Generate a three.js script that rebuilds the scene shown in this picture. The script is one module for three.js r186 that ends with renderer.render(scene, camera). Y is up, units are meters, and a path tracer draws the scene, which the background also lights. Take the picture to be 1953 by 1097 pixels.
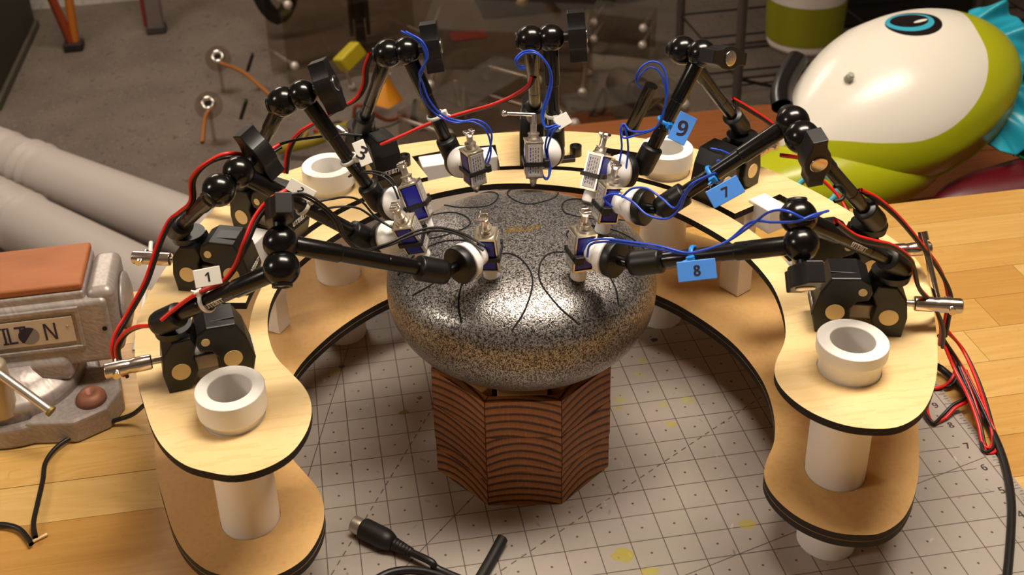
import * as THREE from 'three';
import { RoundedBoxGeometry } from 'three/addons/geometries/RoundedBoxGeometry.js';
import { mergeGeometries } from 'three/addons/utils/BufferGeometryUtils.js';
import { FontLoader } from 'three/addons/loaders/FontLoader.js';
import { TextGeometry } from 'three/addons/geometries/TextGeometry.js';
import { RectAreaLightUniformsLib } from 'three/addons/lights/RectAreaLightUniformsLib.js';

// ---------------------------------------------------------------- camera, light, exposure
const W = 1953, H = 1097;
const scene = new THREE.Scene();
scene.background = new THREE.Color(0x000000);
const camera = new THREE.PerspectiveCamera(27.5719, W / H, 0.05, 40);
camera.position.set(-0.2241, 0.6886, 0.5002);
{
  const right = new THREE.Vector3(0.9903, -0.0515, 0.1293), up = new THREE.Vector3(0.1041, 0.8906, -0.4428), back = new THREE.Vector3(-0.0923, 0.4519, 0.8873);
  camera.quaternion.setFromRotationMatrix(new THREE.Matrix4().makeBasis(right, up, back));
}
camera.setViewOffset(W, H, 155.26, 303.75, W, H);
camera.focus = 0.9;
camera.userData.fStop = 14;
camera.updateProjectionMatrix();

const renderer = new THREE.WebGLRenderer({ antialias: true });
renderer.toneMapping = THREE.LinearToneMapping;
renderer.toneMappingExposure = 1.35;
renderer.shadowMap.enabled = true;
RectAreaLightUniformsLib.init();

const FLOOR = -0.85, CEIL = 1.62;
// the ceiling fixtures: one over the bench, one further down the workshop, the last added to brighten the background [x, z, length, depth]
const FIXTURES = [[0.22, -0.2, 1.0, 0.34], [-2.5, 0.15, 1.0, 0.34], [-0.9, -2.7, 1.0, 0.34]];
const LIGHT_COLOR = new THREE.Color(1.0, 0.88, 0.73), LIGHT_POWER = 13;

// ---------------------------------------------------------------- helpers
const used = {};
function numbered(n) { used[n] = (used[n] || 0) + 1; return used[n] === 1 ? n : n + '_' + String(used[n] - 1).padStart(3, '0'); }
function rng(seed) { let s = seed >>> 0; return () => { s = (s + 0x6D2B79F5) | 0; let t = Math.imul(s ^ (s >>> 15), 1 | s); t = (t + Math.imul(t ^ (t >>> 7), 61 | t)) ^ t; return ((t ^ (t >>> 14)) >>> 0) / 4294967296; }; }
const V = (a, b, c) => Array.isArray(a) ? new THREE.Vector3(...a) : new THREE.Vector3(a, b, c);
const R = THREE.MathUtils.degToRad;
function thing(name, label, category, pos = [0, 0, 0], group, kind) {
  const o = new THREE.Group(); o.name = numbered(name); o.position.set(...pos); scene.add(o);
  o.userData = { label, category }; if (group) o.userData.group = group; if (kind) o.userData.kind = kind;
  return o;
}
function part(name, geo, mat, parent, label) {
  const m = new THREE.Mesh(geo, mat); m.name = name; m.castShadow = m.receiveShadow = true; parent.add(m);
  if (label) m.userData.label = label;
  return m;
}
// part given in world coordinates, moved into its thing's frame
function wpart(name, geo, mat, parent, label) { const p = rootPos(parent); geo.translate(-p.x, -p.y, -p.z); return part(name, geo, mat, parent, label); }
function rootPos(o) { const p = new THREE.Vector3(); while (o && o !== scene) { p.add(o.position); o = o.parent; } return p; }
function single(name, geo, mat, label, category, pos, group, kind) {
  const m = new THREE.Mesh(geo, mat); m.name = numbered(name); m.castShadow = m.receiveShadow = true; scene.add(m);
  if (pos) { geo.translate(-pos[0], -pos[1], -pos[2]); m.position.set(...pos); }
  m.userData = { label, category }; if (group) m.userData.group = group; if (kind) m.userData.kind = kind;
  return m;
}
function structure(name, geo, mat, label, parent) {
  const m = new THREE.Mesh(geo, mat); m.name = name; m.castShadow = m.receiveShadow = true; (parent || scene).add(m);
  m.userData = { kind: 'structure', label, category: name.split('_')[0] }; return m;
}
const Y = new THREE.Vector3(0, 1, 0);
function cyl(a, b, r0, r1 = r0, seg = 24, open = false) {
  a = V(a.x !== undefined ? a.toArray() : a); b = V(b.x !== undefined ? b.toArray() : b);
  const d = b.clone().sub(a), g = new THREE.CylinderGeometry(r1, r0, d.length(), seg, 1, open);
  g.applyQuaternion(new THREE.Quaternion().setFromUnitVectors(Y, d.normalize())); const c = a.add(b).multiplyScalar(0.5); g.translate(c.x, c.y, c.z); return g;
}
// lathe along an axis: profile [[radius, distance along axis], ...]
function lathe(profile, o, dir, seg = 32) {
  const g = new THREE.LatheGeometry(profile.map(([r, y]) => new THREE.Vector2(Math.max(r, 1e-5), y)), seg);
  g.applyQuaternion(new THREE.Quaternion().setFromUnitVectors(Y, dir.clone().normalize())); g.translate(o.x, o.y, o.z); return g;
}
function tube(pts, r, seg, rad = 8) { const c = new THREE.CatmullRomCurve3(pts.map(p => p.isVector3 ? p : V(p)), false, 'centripetal'); return new THREE.TubeGeometry(c, seg || pts.length * 8, r, rad, false); }
function box(x0, x1, y0, y1, z0, z1, rad = 0) {
  const g = rad ? new RoundedBoxGeometry(x1 - x0, y1 - y0, z1 - z0, 3, rad) : new THREE.BoxGeometry(x1 - x0, y1 - y0, z1 - z0);
  g.translate((x0 + x1) / 2, (y0 + y1) / 2, (z0 + z1) / 2); return g;
}
const sph = (c, r, seg = 32) => new THREE.SphereGeometry(r, seg, Math.round(seg * 0.7)).translate(c.x, c.y, c.z);
function merge(list) { return mergeGeometries(list.map(g => { const n = g.index ? g.toNonIndexed() : g; for (const k of Object.keys(n.attributes)) if (!['position', 'normal', 'uv'].includes(k)) n.deleteAttribute(k); return n; })); }
function basis(x, y, z, o) { return new THREE.Matrix4().makeBasis(x, y, z).setPosition(o); }

// ---------------------------------------------------------------- noise and textures
function hash2(x, y, s) { let h = Math.imul(x, 374761393) + Math.imul(y, 668265263) + Math.imul(s, 2246822519); h = Math.imul(h ^ (h >>> 13), 1274126177); return ((h ^ (h >>> 16)) >>> 0) / 4294967296; }
function vnoise(x, y, s, px, py) { // periodic value noise
  const xi = Math.floor(x), yi = Math.floor(y), fx = x - xi, fy = y - yi, m = (a, p) => p ? ((a % p) + p) % p : a;
  const u = fx * fx * (3 - 2 * fx), v = fy * fy * (3 - 2 * fy);
  const a = hash2(m(xi, px), m(yi, py), s), b = hash2(m(xi + 1, px), m(yi, py), s), c = hash2(m(xi, px), m(yi + 1, py), s), d = hash2(m(xi + 1, px), m(yi + 1, py), s);
  return a + (b - a) * u + (c - a) * v + (a - b - c + d) * u * v;
}
function fbm(x, y, s, px, py, n = 4) { let t = 0, a = 0.5, w = 0; for (let i = 0; i < n; i++) { t += a * vnoise(x, y, s + i, px, py); w += a; x *= 2; y *= 2; px = px && px * 2; py = py && py * 2; a *= 0.5; } return t / w; }
function dataTex(w, h, fn, srgb = true, rep) {
  const d = new Uint8Array(w * h * 4);
  for (let j = 0; j < h; j++) for (let i = 0; i < w; i++) { const c = fn(i / w, j / h), k = (j * w + i) * 4; for (let q = 0; q < 3; q++) d[k + q] = Math.max(0, Math.min(255, Math.round(c[q] * 255))); d[k + 3] = 255; }
  const t = new THREE.DataTexture(d, w, h, THREE.RGBAFormat); t.magFilter = THREE.LinearFilter; t.minFilter = THREE.LinearMipmapLinearFilter; t.generateMipmaps = true;
  t.wrapS = t.wrapT = THREE.RepeatWrapping; if (srgb) t.colorSpace = THREE.SRGBColorSpace; if (rep) t.repeat.set(rep[0], rep[1]); t.needsUpdate = true; return t;
}
const mix = (a, b, t) => a.map((v, i) => v + (b[i] - v) * t);
const rgb = h => [(h >> 16 & 255) / 255, (h >> 8 & 255) / 255, (h & 255) / 255];
function canvasTex(w, h, draw) { const c = document.createElement('canvas'); c.width = w; c.height = h; const g = c.getContext('2d'); draw(g, w, h); const t = new THREE.CanvasTexture(c); t.colorSpace = THREE.SRGBColorSpace; t.magFilter = THREE.LinearFilter; return t; }
const std = (color, roughness = 0.6, metalness = 0, extra = {}) => new THREE.MeshStandardMaterial({ color, roughness, metalness, ...extra });

// sheet plywood, uv in metres (one tile = 0.4 m)
const plyTex = dataTex(1024, 1024, (u, v) => {
  const n = fbm(u * 4, v * 24, 3, 4, 24, 4), f = fbm(u * 16, v * 160, 9, 16, 160, 2), b = fbm(u * 5, v * 5, 21, 5, 5, 3);
  return mix(mix(rgb(0xdfbd83), rgb(0xe9cd9a), n), rgb(0xcfa86c), 0.25 * (f > 0.62 ? 1 : 0) + 0.3 * Math.max(0, b - 0.5));
}, true, [2.5, 2.5]);
const hardTex = dataTex(512, 512, (u, v) => { const n = fbm(u * 8, v * 8, 33, 8, 8, 4), f = fbm(u * 90, v * 90, 35, 90, 90, 2); return mix(mix(rgb(0xc0965c), rgb(0xcfa76c), n), rgb(0xb0864c), 0.35 * Math.abs(f - 0.5) * 2); }, true, [2.5, 2.5]);
// planks
function plankTex(a, b, c, s) {
  return dataTex(512, 256, (u, v) => {
    const w = fbm(u * 3, v * 5, s, 3, 5, 3) * 0.9, g = 0.5 + 0.5 * Math.sin((v * 9 + w * 5 + 0.6 * Math.sin(u * 6.283)) * 6.283), f = fbm(u * 12, v * 100, s + 5, 12, 100, 2), sp = vnoise(u * 70, v * 26, s + 8, 70, 26);
    let k = mix(mix(rgb(a), rgb(b), g * 0.55), rgb(c), 0.45 * f); if (sp > 0.93) k = mix(k, rgb(c), 0.4); return k;
  });
}
const M = {
  ply: std(0xffffff, 0.62, 0, { map: plyTex }), hardboard: std(0xffffff, 0.7, 0, { map: hardTex }), charred: std(0x1a110c, 0.75),
  black: std(0x0c0b0b, 0.24), blackBall: std(0x0a0909, 0.2), blackMatte: std(0x090808, 0.42), rubber: std(0x14110f, 0.5), knob: std(0x100e0e, 0.42),
  pvc: std(0xf1ece5, 0.36), printWhite: std(0xefecea, 0.6), chrome: std(0xe2dad2, 0.2, 1), steel: std(0xcfc6bb, 0.34, 0.9), nickel: std(0xe3dac2, 0.3, 0.9), brass: std(0xedd197, 0.5, 0.1),
  coil: std(0x1d1f96, 0.3), redWire: std(0xd9211a, 0.36), blackWire: std(0x120f0f, 0.45), blueWire: std(0x2049c4, 0.35), blueTag: std(0x4f92ee, 0.5), blueTie: std(0x1d7fd6, 0.4), whiteTag: std(0xe6e2da, 0.5), ink: std(0x2a1420, 0.7), inkBlack: std(0x171515, 0.7),
  whitePrint: std(0xcfcac6, 0.6), tin: std(0x8b827d, 0.35, 0.7),
};
const plankMats = [plankTex(0xc2954f, 0xd0a862, 0xb08340, 51), plankTex(0xc89e5a, 0xd6b06e, 0xb88c4a, 61), plankTex(0xba8a46, 0xc89a55, 0xa87a3a, 71), plankTex(0xccA664, 0xdab678, 0xbc9452, 81)].map(t => std(0xffffff, 0.42, 0, { map: t }));
const font = await new FontLoader().loadAsync('fonts/droid/droid_sans_bold.typeface.json');
const fontThin = await new FontLoader().loadAsync('fonts/droid/droid_sans_regular.typeface.json');
function textGeo(str, size, depth = 0.0003, f = font) { const g = new TextGeometry(str, { font: f, size, depth, curveSegments: 5, bevelEnabled: false }); g.computeBoundingBox(); const b = g.boundingBox; g.translate(-(b.min.x + b.max.x) / 2, -(b.min.y + b.max.y) / 2, 0); return g; }

// ---------------------------------------------------------------- the room
const concreteTex = dataTex(1024, 1024, (u, v) => {
  const n = fbm(u * 10, v * 10, 101, 10, 10, 5), s = vnoise(u * 260, v * 260, 105, 260, 260), q = vnoise(u * 120, v * 120, 108, 120, 120); let c = mix(rgb(0x5b4f46), rgb(0x76695e), n);
  if (s > 0.86) c = mix(c, rgb(0x968a7e), 0.45); if (q > 0.9) c = mix(c, rgb(0x3d342d), 0.6); return c;
}, true, [0.8, 0.8]);
const wallTex = dataTex(512, 512, (u, v) => { const n = fbm(u * 6, v * 6, 111, 6, 6, 4), s = vnoise(u * 110, v * 110, 115, 110, 110); return mix(mix(rgb(0xc4bcb3), rgb(0xd2cac1), n), rgb(0x9a9189), s > 0.75 ? 0.35 : 0); });
const RX0 = -5.6, RX1 = 3.6, RZ0 = -3.86, RZ1 = 3.0;
function metreUV(g, ax = 0, ay = 2, k = 1) { const p = g.attributes.position, uv = g.attributes.uv, f = [i => p.getX(i), i => p.getY(i), i => p.getZ(i)]; for (let i = 0; i < p.count; i++) uv.setXY(i, f[ax](i) * k, f[ay](i) * k); return g; }
structure('floor', metreUV(box(RX0 - 0.1, RX1 + 0.1, FLOOR - 0.1, FLOOR, RZ0 - 0.1, RZ1 + 0.1)), std(0xffffff, 0.8, 0, { map: concreteTex }), 'grey-brown speckled concrete workshop floor');
structure('ceiling', box(RX0 - 0.1, RX1 + 0.1, CEIL, CEIL + 0.1, RZ0 - 0.1, RZ1 + 0.1), std(0xd9d3ca, 0.9), 'plain workshop ceiling');
const wallM = std(0xffffff, 0.9, 0, { map: wallTex });
structure('wall_back', metreUV(box(RX0, RX1, FLOOR, CEIL, RZ0 - 0.1, RZ0), 0, 1), wallM, 'grey speckled wall behind the workshop floor');
structure('wall_front', metreUV(box(RX0, RX1, FLOOR, CEIL, RZ1, RZ1 + 0.1), 0, 1), wallM, 'plain wall behind the viewer');
structure('wall_left', metreUV(box(RX0 - 0.1, RX0, FLOOR, CEIL, RZ0, RZ1), 2, 1), wallM, 'plain wall on the vise side');
structure('wall_right', metreUV(box(RX1, RX1 + 0.1, FLOOR, CEIL, RZ0, RZ1), 2, 1), wallM, 'plain wall on the inflatable toy side');
for (const [x, z, l, w] of FIXTURES) {
  const t = thing('ceiling_light', x > 0 ? 'long white ceiling light fixture hung over the workbench' : x < -2 ? 'long white ceiling light fixture over the far end of the workshop' : 'added long white ceiling fixture brightening the floor around the clear plastic parts', 'ceiling light', [x, CEIL - 0.07, z]);
  part('housing', box(-l / 2 - 0.02, l / 2 + 0.02, 0.012, 0.07, -w / 2 - 0.02, w / 2 + 0.02, 0.008), std(0xd8d4cc, 0.5), t);
  part('diffuser', box(-l / 2, l / 2, 0, 0.012, -w / 2, w / 2), new THREE.MeshStandardMaterial({ color: 0xffffff, emissive: LIGHT_COLOR, emissiveIntensity: LIGHT_POWER * 0.9 }), t);
  const a = new THREE.RectAreaLight(LIGHT_COLOR, LIGHT_POWER, l, w); a.position.set(0, -0.004, 0); a.rotation.x = -Math.PI / 2; t.add(a); a.name = 'lamp';
}

// ---------------------------------------------------------------- workbench of glued strips
{
  const t = thing('workbench', 'maple butcher-block workbench top of glued strips', 'workbench', [0, -0.04, -0.1]);
  const rnd = rng(7), z0 = -0.55, sw = 0.0455, X0 = -1.3, X1 = 1.35;
  for (let k = 0; k < 21; k++) {
    let x = X0 - rnd() * 0.3; const za = z0 + k * sw, zb = za + sw - 0.0004;
    while (x < X1) {
      const l = 0.34 + rnd() * 0.5, xa = Math.max(x, X0), xb = Math.min(x + l, X1) - 0.0004; x += l; if (xb - xa < 0.02) continue;
      const g = box(xa, xb, -0.04, -0.0004 * (rnd() < 0.4 ? 1 : 0.2), za, zb), p = g.attributes.position, uv = g.attributes.uv, ou = rnd(), ov = rnd();
      for (let i = 0; i < p.count; i++) uv.setXY(i, p.getX(i) / 0.5 + ou, p.getZ(i) / 0.12 + ov);
      wpart('plank', g, plankMats[Math.floor(rnd() * 4)], t);
    }
  }
  wpart('apron', box(X0, X1, -0.12, -0.0405, -0.5, 0.38), std(0x8a5d30, 0.6), t, 'brown wooden bench frame');
  for (const [x, z] of [[-1.2, -0.42], [1.2, -0.42], [-1.2, 0.3], [1.2, 0.3]]) wpart('leg', box(x - 0.045, x + 0.045, FLOOR, -0.1205, z - 0.045, z + 0.045, 0.004), std(0x8a5d30, 0.6), t);
}

// ---------------------------------------------------------------- cutting mat (24 x 18 inch grid)
const IN = 0.0254;
{
  const iw = 24.7, ih = 18.7, px = 2048 / iw, hh = Math.round(ih * px), ox = 0.35, oy = 0.35;
  const tex = canvasTex(2048, hh, (g, w, h) => {
    const X = i => (i + ox) * px, Yp = j => h - (j + oy) * px, rnd = rng(5);
    g.fillStyle = '#9d948b'; g.fillRect(0, 0, w, h);
    for (let k = 0; k < 900; k++) { const r = 10 + rnd() * 60; g.globalAlpha = 0.035; g.fillStyle = rnd() < 0.5 ? '#7d7163' : '#b5aea5'; g.beginPath(); g.ellipse(rnd() * w, rnd() * h, r, r * (0.3 + rnd()), rnd() * 3, 0, 7); g.fill(); }
    g.globalAlpha = 1; g.strokeStyle = '#4a3f39'; g.lineWidth = 2.2;
    for (let i = 0; i <= 24; i++) { g.beginPath(); g.moveTo(X(i), Yp(0)); g.lineTo(X(i), Yp(18)); g.stroke(); }
    for (let j = 0; j <= 18; j++) { g.beginPath(); g.moveTo(X(0), Yp(j)); g.lineTo(X(j ? 23.45 : 24), Yp(j)); g.stroke(); }
    g.fillStyle = '#4a3f39'; for (let i = 0; i < 24; i++) for (let j = 0; j < 18; j++) { g.beginPath(); g.arc(X(i + 0.5), Yp(j + 0.5), 3, 0, 7); g.fill(); }
    for (const [deg, dash] of [[15, 0], [30, 1], [45, 0], [60, 1], [75, 0]]) { const s = Math.tan(R(deg)), e = Math.min(24, 18 / s); g.setLineDash(dash ? [17, 15] : []); g.lineWidth = dash ? 2.8 : 2.2; g.beginPath(); g.moveTo(X(0), Yp(0)); g.lineTo(X(e), Yp(e * s)); g.stroke(); }
    g.setLineDash([]); g.fillStyle = '#2e2724'; g.beginPath(); g.arc(X(4), Yp(15), 9, 0, 7); g.fill(); g.strokeStyle = '#8d8378'; g.lineWidth = 1.5; g.beginPath(); g.arc(X(4), Yp(15), 5, 0, 7); g.stroke();
    g.strokeStyle = '#3b322e'; g.lineWidth = 1.8;
    for (let k = 0; k <= 18 * 8; k++) { const j = k / 8, l = k % 8 === 0 ? 0.3 : k % 4 === 0 ? 0.22 : k % 2 === 0 ? 0.16 : 0.1; for (const [x, d] of [[24.3, -1], [-0.3, 1]]) { g.beginPath(); g.moveTo(X(x), Yp(j)); g.lineTo(X(x + d * l), Yp(j)); g.stroke(); } }
    g.fillStyle = '#2e2724'; g.font = 'bold 30px sans-serif'; g.textAlign = 'center'; g.textBaseline = 'middle';
    for (let j = 1; j < 18; j++) { g.fillText(String(j), X(23.7), Yp(j)); }
    // paint, glue and scorch marks
    const st = [[11.65, 4.59, 0.42, '#a39438', 0.75], [15.62, 5.05, 0.3, '#a89a3c', 0.6], [14.77, 9.77, 0.22, '#a79c45', 0.7], [15.68, 10.87, 0.3, '#a7a05c', 0.5], [14.81, 10.76, 0.26, '#a39b5a', 0.5], [14.8, 13.2, 0.3, '#a8a15e', 0.45], [14.43, 12.5, 0.22, '#a8a15e', 0.5], [12.25, 3.85, 0.3, '#a89a3c', 0.6], [5.97, 12.05, 0.2, '#6b5a34', 0.7], [3.75, 14.65, 0.25, '#a5a35f', 0.45], [15.57, 14.31, 0.16, '#2b211a', 0.85], [13.45, 11.3, 0.3, '#a39b5a', 0.45], [6.6, 12.7, 0.13, '#4e402a', 0.7], [7.1, 12.3, 0.16, '#5d4c2c', 0.7], [16.2, 12.8, 0.2, '#c08585', 0.35], [13.3, 10.9, 0.16, '#9d9340', 0.5]];
    for (const [i, j, r, c, a] of st) { g.fillStyle = c; for (let q = 0; q < 3; q++) { g.globalAlpha = a * (q ? 0.55 : 1); const n = 11, ph = rnd() * 6; g.beginPath(); for (let k = 0; k <= n; k++) { const t = k % n, rr = r * px * (0.6 + 0.5 * hash2(t, q, Math.round(i * 10))) * (q ? 0.5 : 1), x = X(i + (q ? (rnd() - 0.5) * r : 0)) + Math.cos(t / n * 6.283 + ph) * rr, y = Yp(j) + Math.sin(t / n * 6.283 + ph) * rr * 0.8; k ? g.lineTo(x, y) : g.moveTo(x, y); } g.fill(); } }
    for (let k = 0; k < 260; k++) { g.globalAlpha = 0.12 + rnd() * 0.3; g.fillStyle = ['#5b4b36', '#867848', '#6d6156', '#d6d0c8'][Math.floor(rnd() * 4)]; g.beginPath(); g.ellipse(rnd() * w, rnd() * h, 2 + rnd() * 9, 1 + rnd() * 3, rnd() * 3, 0, 7); g.fill(); }
    g.strokeStyle = '#857a70'; for (let k = 0; k < 60; k++) { g.globalAlpha = 0.25; g.lineWidth = 1 + rnd(); const x = rnd() * w, y = rnd() * h, a = rnd() * 6; g.beginPath(); g.moveTo(x, y); g.quadraticCurveTo(x + 30, y + 10, x + Math.cos(a) * 70, y + Math.sin(a) * 70); g.stroke(); }
    g.globalAlpha = 1;
  });
  const m = new THREE.Mesh(new RoundedBoxGeometry(iw * IN, 0.002, ih * IN, 2, 0.0009), std(0x9a9188, 0.5)); m.name = 'base';
  const t = thing('cutting_mat', 'grey self-healing cutting mat with inch grid, angle lines and paint stains', 'cutting mat', [(-13 + 12) * IN, 0.001, -9 * IN]);
  t.add(m); m.castShadow = m.receiveShadow = true;
  part('printed_face', new THREE.PlaneGeometry(iw * IN - 0.001, ih * IN - 0.001).rotateX(-Math.PI / 2).translate(0, 0.00115, 0), std(0xffffff, 0.5, 0, { map: tex }), t, 'grey face printed with a black one-inch grid');
}

// ---------------------------------------------------------------- octagonal wooden stand
const BLOCK = [-0.0850, -0.2480], BH = 0.1062;
{
  const st = [0, 1, 2].map(s => dataTex(256, 512, (u, v) => {
    const arch = (u - 0.5) * (u - 0.5) * (s === 1 ? 0.42 : 0.26) + (u - 0.5) * [0.03, -0.03, 0.10][s], w = (v + arch) * 10.5 + 0.55 * fbm(u * 1.5, v * 4, 140 + s, 0, 0, 2) + s * 0.4, f = w - Math.floor(w), n = fbm(u * 40, v * 10, 150 + s, 0, 0, 3), k = vnoise(u * 90, v * 14, 160 + s);
    let c = mix(rgb(0xb0743f), rgb(0x7a4520), Math.pow(f, 1.5)); if (f > 0.74) c = mix(c, rgb(0x2e1408), 0.85); if (f < 0.1) c = mix(c, rgb(0x30140a), 0.4); return mix(c, k > 0.7 ? rgb(0xcc9658) : rgb(0x7a4622), 0.25 * n);
  })).map(t => std(0xffffff, 0.5, 0, { map: t }));
  const inner = std(0xd2a05e, 0.6), t = thing('octagonal_stand', 'dark striped wooden octagonal stand under the steel drum', 'stand', [BLOCK[0], 0.002, BLOCK[1]]);
  const Ro = 0.0757, wall = 0.007, rot = R(-9), TIER = 3;
  for (let tier = 0; tier < TIER; tier++) for (let k = 0; k < 8; k++) {
    const a0 = rot + R(k * 45 - 22.5) + 0.004, a1 = rot + R(k * 45 + 22.5) - 0.004, Ri = Ro - wall / Math.cos(R(22.5));
    const P = (r, a, y) => [Math.sin(a) * r, y, Math.cos(a) * r], h0 = (BH - 0.002) * tier / TIER, h = (BH - 0.002) * (tier + 1) / TIER - 0.0003, Rt = Ro * (1 + 0.004 * ((tier * 5 + k * 3) % 3 - 1));
    const o = [P(Rt, a0, h0), P(Rt, a1, h0), P(Rt, a1, h), P(Rt, a0, h)], n = [P(Ri, a0, h0), P(Ri, a1, h0), P(Ri, a1, h), P(Ri, a0, h)];
    const quad = (a, b, c, d, uv) => { const g = new THREE.BufferGeometry(); g.setAttribute('position', new THREE.Float32BufferAttribute([a, b, c, a, c, d].flat(), 3)); g.setAttribute('uv', new THREE.Float32BufferAttribute(uv || [0, 0, 1, 0, 1, 1, 0, 0, 1, 1, 0, 1], 2)); g.computeVertexNormals(); return g; };
    const v0 = ((tier * 3 + k * 2) % 5) * 0.17, v1 = v0 + 0.45, fl = (tier + k) % 2, uv = fl ? [1, v0, 0, v0, 0, v1, 1, v0, 0, v1, 1, v1] : [0, v0, 1, v0, 1, v1, 0, v0, 1, v1, 0, v1];
    const g = merge([quad(o[0], o[1], o[2], o[3], uv), quad(o[3], o[2], n[2], n[3], [0, .9, 1, .9, 1, 1, 0, .9, 1, 1, 0, 1]), quad(n[1], n[0], n[3], n[2]), quad(o[1], n[1], n[2], o[2]), quad(n[0], o[0], o[3], n[3]), quad(n[0], n[1], o[1], o[0])]);
    part('stave', g, st[(k + tier) % 3], t);
    if (tier === TIER - 1) { // pale lining block inside the rim
      const am = (a0 + a1) / 2, sp = new RoundedBoxGeometry(0.038, 0.030, 0.011, 2, 0.001); sp.rotateY(am); sp.translate(...P(0.0562, am, 0.0885)); part('lining_block', sp, inner, t, 'pale wooden lining block inside the rim');
    }
  }
  part('core', new THREE.CylinderGeometry(0.03, 0.03, 0.1028, 32).translate(0, 0.0514, 0), inner, t);
}

// ---------------------------------------------------------------- steel tongue drum
const DR = { c: [-0.0825, -0.251], R: 0.1045, y: 0.165, ht: 0.046, pt: 2.6, hb: 0.06, pb: 2.3 };
const drumY = r => DR.y + DR.ht * Math.pow(Math.max(0, 1 - Math.pow(Math.min(r, DR.R) / DR.R, DR.pt)), 1 / DR.pt);
{
  const speck = (u, v) => { const wu = 0.012 * vnoise(u * 60, v * 60, 207, 60, 60), wv = 0.012 * vnoise(u * 60, v * 60, 217, 60, 60), a = vnoise((u + wu) * 128, (v + wv) * 128, 201, 128, 128), b = vnoise((u + wv) * 64, (v + wu) * 64, 204, 64, 64), c = vnoise(u * 256, v * 256, 209, 256, 256); return Math.max(0, Math.min(1, (a * 0.55 + b * 0.25 + c * 0.3 - 0.36) * 3.1)); };
  const map = dataTex(1024, 1024, (u, v) => mix(rgb(0x353231), rgb(0xb4b0ae), speck(u, v)), true, [14, 14]);
  const bump = dataTex(1024, 1024, (u, v) => { const s = speck(u, v); return [s, s, s]; }, false, [14, 14]);
  const mat = new THREE.MeshStandardMaterial({ map, bumpMap: bump, bumpScale: 0.00009, metalness: 0.74, roughness: 0.3 });
  const prof = [], arc = []; const N = 70;
  for (let i = 0; i <= N; i++) { const a = i / N * Math.PI / 2; prof.push([DR.R * Math.pow(Math.sin(a), 2 / DR.pt), DR.y + DR.ht * Math.pow(Math.cos(a), 2 / DR.pt)]); }
  for (let i = N - 1; i >= 0; i--) { const a = i / N * Math.PI / 2; prof.push([DR.R * Math.pow(Math.sin(a), 2 / DR.pb), DR.y - DR.hb * Math.pow(Math.cos(a), 2 / DR.pb)]); }
  let l = 0; prof.forEach((p, i) => { if (i) l += Math.hypot(p[0] - prof[i - 1][0], p[1] - prof[i - 1][1]); arc.push(l); });
  const t = thing('tongue_drum', 'round silver and black hammered steel tongue drum', 'drum', [DR.c[0], DR.y - DR.hb, DR.c[1]]);
  const S = 160, pos = [], uv = [], idx = [];
  for (let j = 0; j < prof.length; j++) for (let i = 0; i <= S; i++) { const a = i / S * 2 * Math.PI, [r, y] = prof[j]; pos.push(Math.sin(a) * r, y - (DR.y - DR.hb), Math.cos(a) * r); uv.push(Math.sin(a) * arc[j], Math.cos(a) * arc[j]); }
  for (let j = 0; j < prof.length - 1; j++) for (let i = 0; i < S; i++) { const a = j * (S + 1) + i, b = a + S + 1; idx.push(a, b, a + 1, b, b + 1, a + 1); }
  const g = new THREE.BufferGeometry(); g.setAttribute('position', new THREE.Float32BufferAttribute(pos, 3)); g.setAttribute('uv', new THREE.Float32BufferAttribute(uv, 2)); g.setIndex(idx); g.computeVertexNormals();
  part('shell', g, mat, t, 'hammered silver and black steel shell');
  const gap = std(0x070606, 0.9);
  for (const [deg, tipR] of [[-154.5, 0.032], [-105, 0.038], [-62, 0.040], [-20, 0.048], [20, 0.042], [63, 0.046], [108, 0.036], [155.5, 0.038]]) {
    const wd = Math.abs(deg) > 150 ? 1 : 0.8, half = [[0.0950, 0.0185], [0.0850, 0.0235], [0.0710, 0.0255], [0.0550, 0.0238], [0.0430, 0.0170], [0.0350, 0.0085], [0.0318, 0]];
    const raw = [...half.map(p => [p[0], -p[1]]), ...half.slice(0, -1).reverse().map(p => [p[0], p[1]])], a = R(deg), pts = new THREE.CatmullRomCurve3(raw.map(([l, w]) => V(0.095 - (0.095 - l) * (0.095 - tipR) / (0.095 - 0.0318), 0, w * wd)), false, 'centripetal').getPoints(60).map(p => {
      const x = Math.sin(a) * p.x + Math.cos(a) * p.z, z = -Math.cos(a) * p.x + Math.sin(a) * p.z; return V(x, drumY(Math.hypot(x, z)) - (DR.y - DR.hb) + 0.0001, z);
    });
    part('tongue_slot', tube(pts, 0.0007, 120, 6), gap, t);
  }
  const lg = textGeo('AKLOT', 0.0066, 0.0003); lg.applyMatrix4(new THREE.Matrix4().makeShear(0.0, 0, 0.35, 0, 0, 0)); lg.rotateX(-Math.PI / 2); lg.rotateY(R(-3)); lg.translate(0.003, DR.ht + DR.hb - 0.0001, -0.001);
  part('logo_print', lg, std(0x8c6a22, 0.45, 0.5), t, 'small gold maker lettering');
}
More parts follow.
